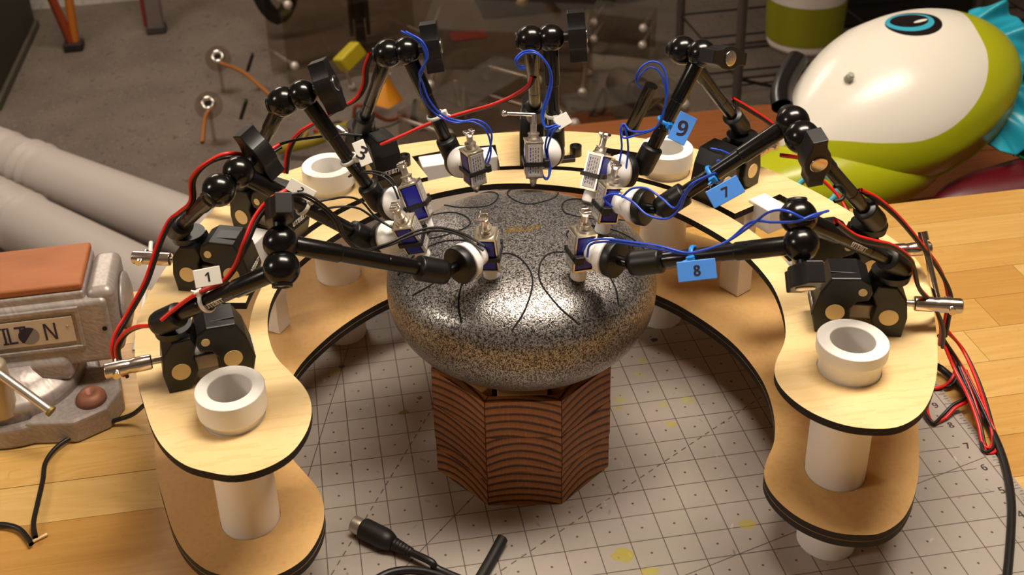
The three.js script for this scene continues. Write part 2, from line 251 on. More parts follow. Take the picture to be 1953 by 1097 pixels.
const ARM = {
  1: { tip: [-0.1131, 0.2085, -0.1993], top: [-0.119, 0.2677, -0.1916], end: [-0.1495, 0.2337, -0.1721], upper: [-0.2575, 0.2907, -0.143], lower: [-0.2583, 0.2789, -0.1315], base: [-0.3496, 0.215, -0.1784] },
  2: { tip: [-0.1578, 0.204, -0.2418], top: [-0.179, 0.2591, -0.2313], end: [-0.1938, 0.2082, -0.2622], upper: [-0.2848, 0.2965, -0.2334], lower: [-0.2987, 0.291, -0.2207], base: [-0.3448, 0.215, -0.3005] },
  3: { tip: [-0.1505, 0.2051, -0.2764], top: [-0.1667, 0.2593, -0.2964], end: [-0.1825, 0.2093, -0.3138], upper: [-0.2355, 0.3164, -0.3088], lower: [-0.2507, 0.3105, -0.313], base: [-0.2907, 0.215, -0.378] },
  4: { tip: [-0.1027, 0.203, -0.3295], top: [-0.1074, 0.2628, -0.3303], end: [-0.1142, 0.2128, -0.3702], upper: [-0.1497, 0.318, -0.3689], lower: [-0.1645, 0.316, -0.3717], base: [-0.189, 0.215, -0.4438] },
  5: { tip: [-0.0564, 0.206, -0.3235], top: [-0.0533, 0.2652, -0.333], end: [-0.0296, 0.217, -0.3619], upper: [-0.0344, 0.3233, -0.354], lower: [-0.05, 0.3222, -0.3573], base: [-0.0318, 0.215, -0.4281] },
  6: { tip: [-0.0171, 0.203, -0.2941], top: [0.0028, 0.2566, -0.317], end: [0.0313, 0.2152, -0.314], upper: [0.0767, 0.3152, -0.3124], lower: [0.067, 0.3121, -0.3287], base: [0.1372, 0.215, -0.3671] },
  7: { tip: [-0.0205, 0.2078, -0.2408], top: [-0.0081, 0.2662, -0.2471], end: [0.0146, 0.2396, -0.2122], upper: [0.1002, 0.3124, -0.1907], lower: [0.1003, 0.3085, -0.1741], base: [0.1775, 0.215, -0.1991] },
  8: { tip: [-0.0521, 0.2057, -0.1873], top: [-0.0467, 0.2655, -0.1874], end: [-0.0231, 0.2343, -0.1559], upper: [0.0712, 0.273, -0.0998], lower: [0.0733, 0.2856, -0.1117], base: [0.1698, 0.215, -0.1416] },
};
const WIRE = {
  blue8: [[-0.0528, 0.2391, -0.1715], [-0.0496, 0.2468, -0.1695], [-0.0416, 0.2537, -0.1609], [-0.0279, 0.2594, -0.1454], [-0.0109, 0.2626, -0.1307], [0.0037, 0.2619, -0.1209], [0.0132, 0.2676, -0.1138], [0.0248, 0.275, -0.1085], [0.0355, 0.2913, -0.0988], [0.0414, 0.3094, -0.0849], [0.0458, 0.3174, -0.0716], [0.0577, 0.3123, -0.0677], [0.0723, 0.3104, -0.0765]],
  blue8b: [[-0.0503, 0.235, -0.1692], [-0.0488, 0.2448, -0.1684], [-0.0411, 0.252, -0.16], [-0.0273, 0.2578, -0.1446], [-0.0104, 0.2607, -0.1297], [0.0043, 0.2613, -0.1206], [0.0139, 0.2676, -0.1137], [0.0256, 0.2756, -0.1087], [0.0365, 0.2936, -0.0998], [0.0419, 0.3053, -0.0793], [0.0514, 0.3115, -0.068], [0.0617, 0.3144, -0.0684], [0.0749, 0.3108, -0.0765]],
  blue7: [[-0.0182, 0.2405, -0.2216], [-0.0236, 0.2467, -0.2253], [-0.0166, 0.2511, -0.2223], [-0.0067, 0.2498, -0.2116], [0.0015, 0.2446, -0.1991], [0.013, 0.2453, -0.1904], [0.02, 0.2558, -0.1849], [0.0246, 0.2705, -0.1828], [0.0338, 0.2805, -0.1802], [0.0398, 0.2868, -0.1749]],
  blue7b: [[-0.0105, 0.2467, -0.224], [-0.0044, 0.2554, -0.2199], [0.004, 0.2587, -0.2128], [0.0122, 0.2558, -0.2015], [0.0181, 0.2532, -0.1905], [0.0218, 0.265, -0.1849], [0.0264, 0.2761, -0.1822], [0.0347, 0.2827, -0.179], [0.0406, 0.2883, -0.1734]],
  blue7loop: [[0.0702, 0.2571, -0.2637], [0.0791, 0.2548, -0.2616], [0.0862, 0.2501, -0.2585], [0.082, 0.2453, -0.2565], [0.0744, 0.2486, -0.2589], [0.0761, 0.2427, -0.2558]],
  blue6: [[0.0088, 0.2286, -0.3006], [0.0117, 0.245, -0.3031], [0.0112, 0.2608, -0.3055], [0.014, 0.2636, -0.3067], [0.0171, 0.2599, -0.3022], [0.028, 0.2622, -0.2932], [0.0369, 0.2704, -0.2875], [0.0402, 0.2846, -0.2865], [0.0424, 0.3011, -0.289], [0.0391, 0.3165, -0.2949], [0.0319, 0.3197, -0.2973], [0.0235, 0.3147, -0.2979], [0.0204, 0.3049, -0.2989], [0.024, 0.2975, -0.3004]],
  blue6b: [[0.0145, 0.2268, -0.2991], [0.0165, 0.2429, -0.3015], [0.015, 0.2576, -0.3035], [0.0129, 0.2628, -0.3086], [0.0121, 0.254, -0.302], [0.0221, 0.2576, -0.2972], [0.0339, 0.2668, -0.2882], [0.0397, 0.2812, -0.2871], [0.0415, 0.2978, -0.2897], [0.0369, 0.3122, -0.2952], [0.0308, 0.315, -0.2973], [0.0245, 0.3102, -0.2978], [0.0212, 0.3022, -0.2986], [0.0255, 0.2967, -0.2998]],
  blue5: [[-0.0456, 0.2272, -0.3338], [-0.0485, 0.2164, -0.3252], [-0.046, 0.2123, -0.3206], [-0.0414, 0.218, -0.3253], [-0.0435, 0.2368, -0.3272], [-0.0388, 0.2544, -0.3244], [-0.035, 0.2588, -0.3262], [-0.0452, 0.2578, -0.3268], [-0.0472, 0.2655, -0.3309], [-0.0418, 0.2832, -0.3337], [-0.0389, 0.2964, -0.3345], [-0.0416, 0.309, -0.3356], [-0.0498, 0.3177, -0.3386], [-0.0584, 0.3174, -0.3416], [-0.0648, 0.3125, -0.3398], [-0.0629, 0.3051, -0.3415], [-0.0571, 0.3025, -0.3451]],
  blue5b: [[-0.0474, 0.2266, -0.3336], [-0.0479, 0.2141, -0.324], [-0.0446, 0.2134, -0.321], [-0.042, 0.2238, -0.3283], [-0.045, 0.2388, -0.3283], [-0.0403, 0.256, -0.3254], [-0.0325, 0.2579, -0.3255], [-0.0435, 0.2557, -0.3267], [-0.046, 0.2635, -0.3309], [-0.0403, 0.2816, -0.3328], [-0.0378, 0.2956, -0.334], [-0.0405, 0.3075, -0.3347], [-0.0504, 0.3192, -0.3395], [-0.0595, 0.3185, -0.3423], [-0.066, 0.3133, -0.3403], [-0.0636, 0.3067, -0.3423], [-0.0585, 0.3044, -0.3463]],
  blue4: [[-0.0943, 0.2187, -0.3424], [-0.0893, 0.2312, -0.3438], [-0.0862, 0.2462, -0.3443], [-0.0901, 0.2559, -0.3451], [-0.0995, 0.2606, -0.3474], [-0.1146, 0.2591, -0.3482], [-0.1281, 0.2662, -0.3487], [-0.1383, 0.2792, -0.3507], [-0.1423, 0.2951, -0.3525], [-0.1388, 0.3111, -0.3468], [-0.1365, 0.3223, -0.3466], [-0.1415, 0.3344, -0.3477], [-0.1538, 0.3402, -0.3575]],
  blue4b: [[-0.0918, 0.2178, -0.3417], [-0.0877, 0.2303, -0.3431], [-0.0885, 0.2447, -0.3438], [-0.0928, 0.2541, -0.3445], [-0.101, 0.2588, -0.3466], [-0.1153, 0.2611, -0.3493], [-0.1262, 0.2676, -0.3492], [-0.1357, 0.2818, -0.3495], [-0.1399, 0.2966, -0.3508], [-0.1425, 0.3076, -0.3454], [-0.1352, 0.3219, -0.344], [-0.1385, 0.3343, -0.345], [-0.1503, 0.3404, -0.355]],
  black1: [[-0.12, 0.2452, -0.1816], [-0.1278, 0.2478, -0.1894], [-0.1379, 0.248, -0.2018], [-0.1512, 0.2481, -0.2089], [-0.1663, 0.2462, -0.2095], [-0.1839, 0.2431, -0.2041], [-0.1976, 0.2452, -0.1954], [-0.2082, 0.2566, -0.1797], [-0.2159, 0.2693, -0.1757], [-0.2194, 0.2848, -0.1727], [-0.2286, 0.2997, -0.17], [-0.2397, 0.309, -0.1702], [-0.2515, 0.3114, -0.1671]],
  black1b: [[-0.1214, 0.2426, -0.1805], [-0.1295, 0.2463, -0.1888], [-0.1391, 0.2468, -0.2013], [-0.1521, 0.2462, -0.208], [-0.1673, 0.2439, -0.2084], [-0.1853, 0.2412, -0.2033], [-0.1995, 0.2443, -0.1951], [-0.2106, 0.2573, -0.1803], [-0.2179, 0.2707, -0.1766], [-0.2224, 0.2856, -0.1734], [-0.2317, 0.2999, -0.1704], [-0.2416, 0.3078, -0.1698], [-0.2516, 0.3102, -0.1665]],
  black2: [[-0.171, 0.2314, -0.2363], [-0.1809, 0.2331, -0.2415], [-0.1916, 0.2406, -0.2465], [-0.2002, 0.252, -0.2498], [-0.2095, 0.2581, -0.2482], [-0.223, 0.2574, -0.2493], [-0.2346, 0.2569, -0.248]],
  black2b: [[-0.1728, 0.2294, -0.2354], [-0.1827, 0.2339, -0.2421], [-0.1943, 0.2408, -0.2468], [-0.2026, 0.2476, -0.2478], [-0.214, 0.2521, -0.2457], [-0.2275, 0.2514, -0.2467], [-0.2373, 0.2509, -0.2452]],
  black3: [[-0.1683, 0.2313, -0.2867], [-0.1708, 0.2388, -0.293], [-0.1764, 0.2439, -0.2995], [-0.1861, 0.2459, -0.305], [-0.1962, 0.2451, -0.3079], [-0.2053, 0.2385, -0.3167]],
  black3b: [[-0.1705, 0.2296, -0.286], [-0.1734, 0.2375, -0.2926], [-0.1787, 0.2422, -0.2989], [-0.1883, 0.2445, -0.3045], [-0.1984, 0.2441, -0.3076], [-0.2066, 0.2375, -0.3163]],
  black3run: [[-0.1932, 0.2707, -0.3206], [-0.2095, 0.2746, -0.3186], [-0.23, 0.2757, -0.3157], [-0.2463, 0.2767, -0.3122], [-0.2605, 0.2761, -0.3078]],
  red1: [[-0.2502, 0.3132, -0.1678], [-0.2618, 0.3105, -0.162], [-0.2712, 0.3019, -0.1586], [-0.2803, 0.2873, -0.1521], [-0.2887, 0.2692, -0.1551], [-0.2987, 0.2577, -0.1559], [-0.3136, 0.25, -0.1592], [-0.3296, 0.237, -0.1654], [-0.3435, 0.2259, -0.1669]],
  red1b: [[-0.3498, 0.2165, -0.174], [-0.3661, 0.2047, -0.1922], [-0.3789, 0.191, -0.2035], [-0.3852, 0.1802, -0.2043], [-0.3857, 0.1684, -0.204], [-0.3842, 0.1525, -0.207]],
  red2: [[-0.2775, 0.2979, -0.253], [-0.2934, 0.3037, -0.2464], [-0.3085, 0.2965, -0.2499], [-0.3196, 0.2828, -0.2554], [-0.3238, 0.2609, -0.2616], [-0.3338, 0.2498, -0.2682], [-0.3429, 0.2414, -0.2705], [-0.3541, 0.2231, -0.268], [-0.3676, 0.1956, -0.261], [-0.3839, 0.1722, -0.2565], [-0.3946, 0.1585, -0.2506], [-0.3981, 0.1487, -0.246], [-0.3957, 0.1251, -0.245]],
  red3: [[-0.2734, 0.2861, -0.3142], [-0.2751, 0.2849, -0.3082], [-0.2714, 0.2795, -0.2994], [-0.2645, 0.2773, -0.2976], [-0.2564, 0.2782, -0.3028]],
  red4: [[-0.1778, 0.3158, -0.3757], [-0.1828, 0.3014, -0.3802], [-0.1846, 0.2858, -0.3837], [-0.1924, 0.271, -0.3883], [-0.2083, 0.2597, -0.3954], [-0.227, 0.2467, -0.4021], [-0.2438, 0.2339, -0.4085], [-0.2535, 0.2176, -0.4125], [-0.2592, 0.1947, -0.4127]],
  red5: [[-0.0478, 0.2882, -0.3594], [-0.0497, 0.2808, -0.3615], [-0.0604, 0.2694, -0.3681], [-0.0793, 0.2583, -0.3757], [-0.1045, 0.2464, -0.3891], [-0.131, 0.2357, -0.3977], [-0.1537, 0.2234, -0.4051], [-0.1731, 0.2125, -0.4128]],
  red6: [[0.1262, 0.2452, -0.3645], [0.1411, 0.2337, -0.3684], [0.1615, 0.2177, -0.3694], [0.1798, 0.1999, -0.3697], [0.1938, 0.1821, -0.3705], [0.212, 0.1584, -0.3678], [0.2287, 0.1407, -0.357], [0.2325, 0.1289, -0.3393], [0.2306, 0.1238, -0.3256]],
  red7a: [[0.0957, 0.2838, -0.1958], [0.1053, 0.2843, -0.1894], [0.1121, 0.2843, -0.1831]],
  red7: [[0.158, 0.2487, -0.194], [0.1716, 0.2394, -0.1934], [0.1895, 0.2223, -0.1941], [0.2121, 0.1947, -0.1946], [0.2356, 0.163, -0.1986], [0.2479, 0.1375, -0.2012], [0.2542, 0.1088, -0.2085], [0.258, 0.0882, -0.2145]],
  red8: [[0.0916, 0.2878, -0.0968], [0.1094, 0.2709, -0.1033], [0.1247, 0.2618, -0.1083], [0.1474, 0.2468, -0.1208], [0.1652, 0.2294, -0.127], [0.1781, 0.2014, -0.1339], [0.197, 0.1776, -0.1424], [0.2116, 0.1521, -0.1504], [0.2298, 0.1128, -0.1736]],
  bundle_a: [[0.2865, 0.05, -0.2605], [0.2912, 0.03, -0.2417], [0.2904, 0.02, -0.2124], [0.2869, 0.012, -0.1894], [0.2838, 0.004, -0.1737], [0.2852, 0.004, -0.1685], [0.2928, 0.004, -0.1752], [0.3001, 0.01, -0.1957], [0.3098, 0.02, -0.2364], [0.3106, 0.03, -0.2636], [0.2946, 0.05, -0.2664]],
  bundle_b: [[0.286, 0.05, -0.2568], [0.2983, 0.03, -0.2475], [0.3, 0.02, -0.2242], [0.2987, 0.012, -0.2002], [0.2967, 0.006, -0.1816], [0.287, 0.004, -0.1669], [0.2807, 0.004, -0.1669], [0.2864, 0.006, -0.1836], [0.2942, 0.015, -0.2109], [0.2955, 0.03, -0.2408]],
  bundle_c: [[0.2884, 0.045, -0.2669], [0.2982, 0.03, -0.2586], [0.3034, 0.012, -0.255], [0.2948, 0.006, -0.2483], [0.2818, 0.004, -0.2476], [0.2704, 0.004, -0.2534]],
  bundle_d: [[0.267, 0.006, -0.2374], [0.2563, 0.006, -0.2155], [0.2569, 0.005, -0.2059], [0.2681, 0.006, -0.2099], [0.2803, 0.01, -0.2162], [0.2945, 0.012, -0.2213], [0.3024, 0.016, -0.2322], [0.3058, 0.02, -0.2479]],
  white_lead: [[-0.4081, 0.06, -0.5451], [-0.4089, 0.05, -0.5043], [-0.415, 0.03, -0.4844], [-0.4213, 0.012, -0.454], [-0.4245, 0.004, -0.4419]],
  power: [[0.2743, 0.02, -0.2652], [0.2952, 0.008, -0.2691], [0.3023, 0.005, -0.2459], [0.3017, 0.005, -0.2113], [0.2953, 0.005, -0.1767], [0.2838, 0.005, -0.1423], [0.2688, 0.005, -0.1108], [0.2478, 0.005, -0.0774], [0.2239, 0.005, -0.0423]],
  left_cord: [[-0.4004, 0.03, -0.3256], [-0.416, 0.012, -0.3362], [-0.4357, 0.005, -0.3391], [-0.4574, 0.005, -0.3315], [-0.4767, 0.005, -0.3164], [-0.4849, 0.004, -0.2995], [-0.4839, 0.004, -0.2773], [-0.4838, 0.004, -0.2503], [-0.4832, 0.004, -0.2273], [-0.4792, 0.004, -0.2127]],
  left_cord2: [[-0.5226, 0.004, -0.2333], [-0.5067, 0.004, -0.231], [-0.4946, 0.004, -0.2249], [-0.4858, 0.004, -0.2139], [-0.4813, 0.004, -0.206]],
  din_cord: [[-0.1885, 0.008, -0.1389], [-0.1744, 0.006, -0.1261], [-0.1568, 0.004, -0.1134], [-0.1296, 0.004, -0.0917]],
  din_loop: [[-0.2238, 0.004, -0.1219], [-0.2075, 0.004, -0.1289], [-0.19, 0.004, -0.1282], [-0.1715, 0.004, -0.1195], [-0.1545, 0.004, -0.1033]],
  stub: [[-0.1438, 0.006, -0.1092], [-0.1317, 0.006, -0.127], [-0.1207, 0.007, -0.1432]],
  plug: [[-0.2311, 0.009, -0.1764], [-0.2227, 0.009, -0.1683], [-0.2031, 0.009, -0.1499], [-0.1867, 0.009, -0.1366]],
};

// ---------------------------------------------------------------- horseshoe frame: two plywood decks on pipe legs
const UP = 0.163, LOW = 0.070, HUB = [-0.083, -0.222];
const OUTLINE = [[.072, -.12], [.087, -.141], [.096, -.162], [.103, -.191], [.105, -.215], [.101, -.253], [.093, -.279], [.082, -.303], [.066, -.330], [.04, -.358], [.004, -.381], [-.022, -.394], [-.05, -.404], [-.083, -.409], [-.115, -.406], [-.15, -.397], [-.185, -.38], [-.215, -.358], [-.24, -.333], [-.262, -.303], [-.274, -.275], [-.279, -.25], [-.279, -.22], [-.274, -.195], [-.264, -.175], [-.255, -.157], [-.251, -.142], [-.251, -.125], [-.256, -.107], [-.267, -.09], [-.284, -.08], [-.302, -.078], [-.318, -.084], [-.333, -.093], [-.347, -.11], [-.357, -.131], [-.366, -.162], [-.373, -.19], [-.378, -.23], [-.379, -.265], [-.369, -.31], [-.355, -.352], [-.341, -.388], [-.32, -.428], [-.282, -.462], [-.235, -.485], [-.19, -.497], [-.153, -.503], [-.106, -.506], [-.064, -.507], [-.025, -.503], [.021, -.492], [.067, -.471], [.11, -.442], [.148, -.406], [.168, -.385], [.182, -.36], [.195, -.333], [.206, -.305], [.216, -.275], [.225, -.24], [.226, -.215], [.22, -.188], [.204, -.15], [.186, -.112], [.17, -.084], [.154, -.063], [.139, -.05], [.121, -.043], [.104, -.045], [.09, -.051], [.077, -.063], [.069, -.077], [.065, -.093], [.066, -.107]];
const polar = (deg, r) => [HUB[0] + Math.sin(R(deg)) * r, HUB[1] - Math.cos(R(deg)) * r];
const PIPES = [[0.118, -0.1045], [-0.303, -0.1355], [-0.222, -0.4335], [0.081, -0.3985]];
function deckShape(windows) {
  const c = new THREE.CatmullRomCurve3(OUTLINE.map(([x, z]) => V(x, -z, 0)), true, 'centripetal').getPoints(300);
  const s = new THREE.Shape(c.slice(0, -1).map(p => new THREE.Vector2(p.x, p.y)));
  if (windows) {
    const pts = []; const put = (d, r) => { const [x, z] = polar(d, r); pts.push(new THREE.Vector2(x, -z)); };
    for (let d = -94; d <= 96; d += 3) put(d, 0.211);
    let ends = []; for (const [a, b, c = 0.262] of windows) ends.push([a, b, c]); ends.reverse();
    let d = 96; put(96, 0.2182);
    for (const [a, b, c] of ends) { for (; d > b; d -= 3) put(d, 0.2182); put(b, 0.2182); put(b, c); put((a + b) / 2, c + 0.0005); put(a, c); put(a, 0.2182); d = a - 1; }
    for (; d >= -94; d -= 3) put(d, 0.2182);
    s.holes.push(new THREE.Path(pts));
  }
  for (const [x, z] of PIPES) { const h = new THREE.Path(); h.absarc(x, -z, 0.0213, 0, Math.PI * 2, true); s.holes.push(h); }
  return s;
}
function deck(shape, y0, y1) { return new THREE.ExtrudeGeometry(shape, { depth: y1 - y0, bevelEnabled: false, curveSegments: 32 }).rotateX(-Math.PI / 2).translate(0, y0, 0); }
const WINDOWS = [[-92, -78], [-66, -52], [-13, 5], [26, 36], [65, 77.5, 0.272], [84, 91]];
{
  const up = thing('upper_deck', 'pale plywood horseshoe deck with slotted windows and charred edges, carrying the clamps', 'plywood deck', [-0.07, UP - 0.006, -0.3]);
  wpart('sheet', deck(deckShape(WINDOWS), UP - 0.006, UP), [M.ply, M.charred], up);
  for (const [x, z] of [[-0.150, -0.463], [0.0093, -0.4455], [0.127, -0.362]]) wpart('bolt', lathe([[0.0, 0], [0.0056, 0], [0.0056, 0.010], [0.0038, 0.0105], [0.0035, 0.006], [0, 0.006]], V(x, UP, z), Y, 20), M.blackMatte, up, 'black socket bolt');
  wpart('strap', box(-0.021, 0.006, UP, UP + 0.004, -0.4405, -0.432, 0.001), M.blackMatte, up, 'black flat strap');
  const lo = thing('lower_deck', 'plain plywood horseshoe deck below the slotted one, two sheets thick', 'plywood deck', [-0.07, LOW - 0.0115, -0.3]);
  wpart('upper_sheet', deck(deckShape(), LOW - 0.0055, LOW), [M.hardboard, M.charred], lo);
  wpart('lower_sheet', deck(deckShape(), LOW - 0.0115, LOW - 0.006), [M.hardboard, M.charred], lo);
}
const pipeLabels = ['white pipe leg through the rounded deck end beside the red wire bundle', 'white pipe leg through the rounded deck end beside the vise', 'white pipe leg through the back of the decks, near tag 3', 'white pipe leg through the back of the decks, under blue tag 6'];
PIPES.forEach(([x, z], i) => {
  const t = thing('pipe_leg', pipeLabels[i], 'pipe', [x, 0.0022, z], 'white pipe legs of the frame'), o = V(0, 0, 0);
  part('pipe', lathe([[0.0150, 0], [0.0210, 0], [0.0210, 0.1615], [0.0150, 0.1615], [0.0150, 0]], o, Y, 40), M.pvc, t);
  const lip = [0.0125, 0.0050, 0.0045, 0.0060][i] + 0.1610; // height where the coupling's collar starts
  part('coupling', lathe([[0.0145, 0.1605], [0.0207, 0.1605], [0.0209, lip], [0.0234, lip + 0.0016], [0.0237, lip + 0.0030], [0.0237, 0.1842], [0.0229, 0.1852], [0.0155, 0.1852], [0.0146, 0.1840], [0.0145, 0.1605]], o, Y, 48), M.pvc, t, 'thick white coupling ring');
});
// [angle, radius, width along the deck, thickness, bottom, top, label]
const postData = [[-83, 0.243, 0.026, 0.018, UP - 0.02, UP + 0.010, 'white block in the deck window behind the clamp nearest the vise'], [-58.5, 0.244, 0.026, 0.018, UP - 0.02, UP + 0.010, 'white block in the deck window beside white tag 1'], [-4, 0.241, 0.072, 0.021, LOW, UP + 0.003, 'wide white upright post in the back deck window behind a solenoid'],
  [66.5, 0.250, 0.026, 0.019, UP - 0.02, UP + 0.003, 'white block in the deck window below blue tag 7'], [61.8, 0.2405, 0.022, 0.018, LOW, UP - 0.0062, 'white post standing between the decks under blue tag 8'], [-55.2, 0.2405, 0.017, 0.016, LOW, UP - 0.0062, 'white post standing between the decks under the elbow of the arm with tag 1']];
for (const [deg, r, wid, thick, lo, hi, label] of postData) {
  const [x, z] = polar(deg, r), t = new THREE.Mesh(new RoundedBoxGeometry(wid, hi - lo - 0.0003, thick, 2, 0.0012), M.printWhite);
  t.name = numbered('upright_post'); t.position.set(x, (hi + lo) / 2 + 0.0002, z); t.rotation.y = -R(deg); t.castShadow = t.receiveShadow = true; scene.add(t);
  t.userData = { label, category: 'post', group: 'white upright posts between the decks' };
}

// ---------------------------------------------------------------- clamps on the upper deck
const CLAMPS = { 1: [-98.8, 0.241], 2: [-72, 0.247], 3: [-52.5, 0.243], 4: [-23.5, 0.243], 5: [13.5, 0.243], 6: [57, 0.243], 7: [93.4, 0.240], 8: [107.4, 0.238] };
const CLAMP_LABEL = { 1: 'black crab clamp beside the pipe leg next to the vise', 2: 'black crab clamp half hidden behind the white tag 1', 3: 'black crab clamp under the elbow of the arm with tag 2', 4: 'black crab clamp with white lettering behind the white tag 3', 5: 'black crab clamp at the middle of the back of the deck', 6: 'black crab clamp with white lettering behind the blue tag 7', 7: 'black crab clamp with a long dangling chrome tommy bar', 8: 'black crab clamp beside the pipe leg next to the red wire bundle' };
{
  const ext = (pts, d, bev = 0.0012) => { const s = new THREE.Shape(pts.map(p => new THREE.Vector2(...p))); return new THREE.ExtrudeGeometry(s, { depth: d - 2 * bev, bevelEnabled: true, bevelSize: bev, bevelThickness: bev, bevelSegments: 2, curveSegments: 6 }).translate(0, 0, -d / 2 + bev); };
  const outerPts = [[0.0285, 0.0012], [0.0305, 0.016], [0.0285, 0.031], [0.0215, 0.0405], [0.010, 0.0412], [0.0075, 0.034], [0.0105, 0.026], [0.0085, 0.014], [0.0120, 0.0045], [0.0185, 0.0012]];
  const innerPts = [[-0.0285, 0.0012], [-0.0320, 0.015], [-0.0275, 0.034], [-0.0215, 0.0455], [-0.003, 0.0465], [0.0035, 0.0425], [0.0055, 0.0365], [0.0035, 0.0305], [-0.0045, 0.0285], [-0.0085, 0.022], [-0.0080, 0.013], [-0.012, 0.0045], [-0.0185, 0.0012]];
  const geo = {
    outer: ext(outerPts, 0.027), inner: ext(innerPts, 0.027),
    recess: ext([[-0.022, 0.0472], [-0.006, 0.0472], [-0.006, 0.0458], [-0.022, 0.0458]], 0.012, 0.0004),
    disc: new THREE.CylinderGeometry(0.0066, 0.0066, 0.028, 28).rotateX(Math.PI / 2), pin: new THREE.CylinderGeometry(0.0030, 0.0030, 0.028, 20).rotateX(Math.PI / 2),
    pad: box(-0.0105, 0.0120, 0.010, 0.0225, -0.008, 0.008, 0.0015),
    screw: new THREE.CylinderGeometry(0.0024, 0.0024, 0.024, 16).rotateZ(Math.PI / 2).translate(0.034, 0.0205, 0),
    barrel: new THREE.LatheGeometry([[0, 0], [0.0046, 0], [0.0054, 0.001], [0.0054, 0.012], [0.0049, 0.014], [0.0049, 0.016], [0.0054, 0.018], [0.0054, 0.0315], [0.0046, 0.0325], [0, 0.0325]].map(p => new THREE.Vector2(...p)), 28).rotateZ(-Math.PI / 2).translate(0.0375, 0.0205, 0),
    flangeDisc: new THREE.CylinderGeometry(0.0135, 0.0125, 0.006, 32).translate(0.0195, 0.0445, 0),
  };
  const txt = textGeo('UTEBIT', 0.0042, 0.0003);
  for (const k of [1, 2, 3, 4, 5, 6, 7, 8]) {
    const [deg, r] = CLAMPS[k], [x, z] = polar(deg, r);
    const t = thing('crab_clamp', CLAMP_LABEL[k], 'clamp', [x, UP, z], 'black clamps along the deck');
    // local x = outward, y = up, z = along the deck
    const f = [R(deg), 0]; t.rotation.y = -(R(deg) - Math.PI / 2);
    part('outer_jaw', geo.outer, M.blackMatte, t); const inn = part('inner_jaw', geo.inner, M.blackMatte, t); part('top_plate', geo.recess, M.blackMatte, inn);
    for (const s of [-1, 1]) part('pivot_disc', geo.disc.clone().translate(s > 0 ? 0.0190 : -0.0175, s > 0 ? 0.0165 : 0.0185, 0), M.brass, t, 'flat brass disc');
    part('hinge_pin', geo.pin.clone().translate(-0.0005, 0.0365, 0), M.brass, t, 'small brass pin');
    part('jaw_pad', geo.pad, M.tin, t); part('clamp_screw', geo.screw, M.steel, t);
    const b = part('handle', geo.barrel, M.chrome, t, 'chrome handle barrel');
    const bar = k === 7 ? cyl([0.0630, 0.029, 0.002], [0.067, -0.010, 0.030], 0.0026, 0.0026, 16) : cyl([0.0620, 0.0205, -0.0085], [0.0620, 0.0205, 0.0085], 0.0026, 0.0026, 16);
    part('tommy_bar', bar, M.chrome, b); if (k === 7) part('bar_end', cyl([0.0625, 0.0345, -0.002], [0.0630, 0.029, 0.002], 0.0040, 0.0040, 16), M.chrome, b);
    part('swivel_flange', geo.flangeDisc, M.blackMatte, t);
    const tg = txt.clone(); tg.rotateY(-Math.PI / 2); tg.translate(-0.0325, 0.020, 0); part('lettering', tg, M.whitePrint, t, 'white lettering');
  }
}

// ---------------------------------------------------------------- articulated arms
const vec = (k, n) => V(ARM[k][n]);
const ARM_LABEL = { 1: 'black articulated arm with white tag 1, rising from the clamp next to the vise', 2: 'black articulated arm with white tag 2 half covered by a red cord', 3: 'black articulated arm with white tag 3, passing over the back pipe leg', 4: 'black articulated arm with a bare white cable tie and blue wires over its elbow', 5: 'black articulated arm standing upright at the middle of the back of the deck', 6: 'black articulated arm with blue tag 6, crossing the back pipe leg', 7: 'black articulated arm with blue tag 7, elbow in front of the inflatable bird', 8: 'black articulated arm with blue tag 8, lettered lower tube over two clamps' };
const KNOB_TURN = { 1: 1.87, 2: 1.2, 3: 1.45, 4: 1.5, 5: 1.5, 6: -0.3, 7: 1.72, 8: 1.5 };
function tubeArm(t, ball, end, prefix) {
  const d = end.clone().sub(ball).normalize(), L = end.distanceTo(ball), o = ball;
  const s = part(prefix + '_tube', lathe([[0, 0.007], [0.0063, 0.007], [0.0062, 0.042], [0.0058, 0.0423], [0.0058, 0.0429], [0.0054, 0.0432], [0.0054, L * 0.62], [0.00505, L * 0.62 + 0.0003], [0.00505, L * 0.62 + 0.0009], [0.0054, L * 0.62 + 0.0012], [0.0053, L - 0.016], [0, L - 0.016]], o, d, 28).translate(-t.position.x, -t.position.y, -t.position.z), M.black, t);
  part(prefix + '_sleeve', lathe([[0.0052, L - 0.0235], [0.0084, L - 0.0225], [0.0088, L - 0.021], [0.0088, L - 0.004], [0.0080, L], [0.0050, L], [0.0048, L - 0.004], [0, L - 0.004]], o, d, 32).translate(-t.position.x, -t.position.y, -t.position.z), M.blackMatte, t);
  return d;
}
const wingShape = (() => { const s = new THREE.Shape(); s.moveTo(-0.0195, -0.0035); s.quadraticCurveTo(-0.012, -0.0042, -0.0075, -0.0072); s.quadraticCurveTo(0, -0.0095, 0.0075, -0.0072); s.quadraticCurveTo(0.012, -0.0042, 0.0195, -0.0052); s.lineTo(0.0200, 0.0035); s.quadraticCurveTo(0.012, 0.0042, 0.0075, 0.0072); s.quadraticCurveTo(0, 0.0095, -0.0075, 0.0072); s.quadraticCurveTo(-0.012, 0.0042, -0.0195, 0.0052); s.closePath(); return s; })();
const wingGeo = new THREE.ExtrudeGeometry(wingShape, { depth: 0.0125, bevelEnabled: true, bevelSize: 0.0008, bevelThickness: 0.0008, bevelSegments: 2, curveSegments: 8 });
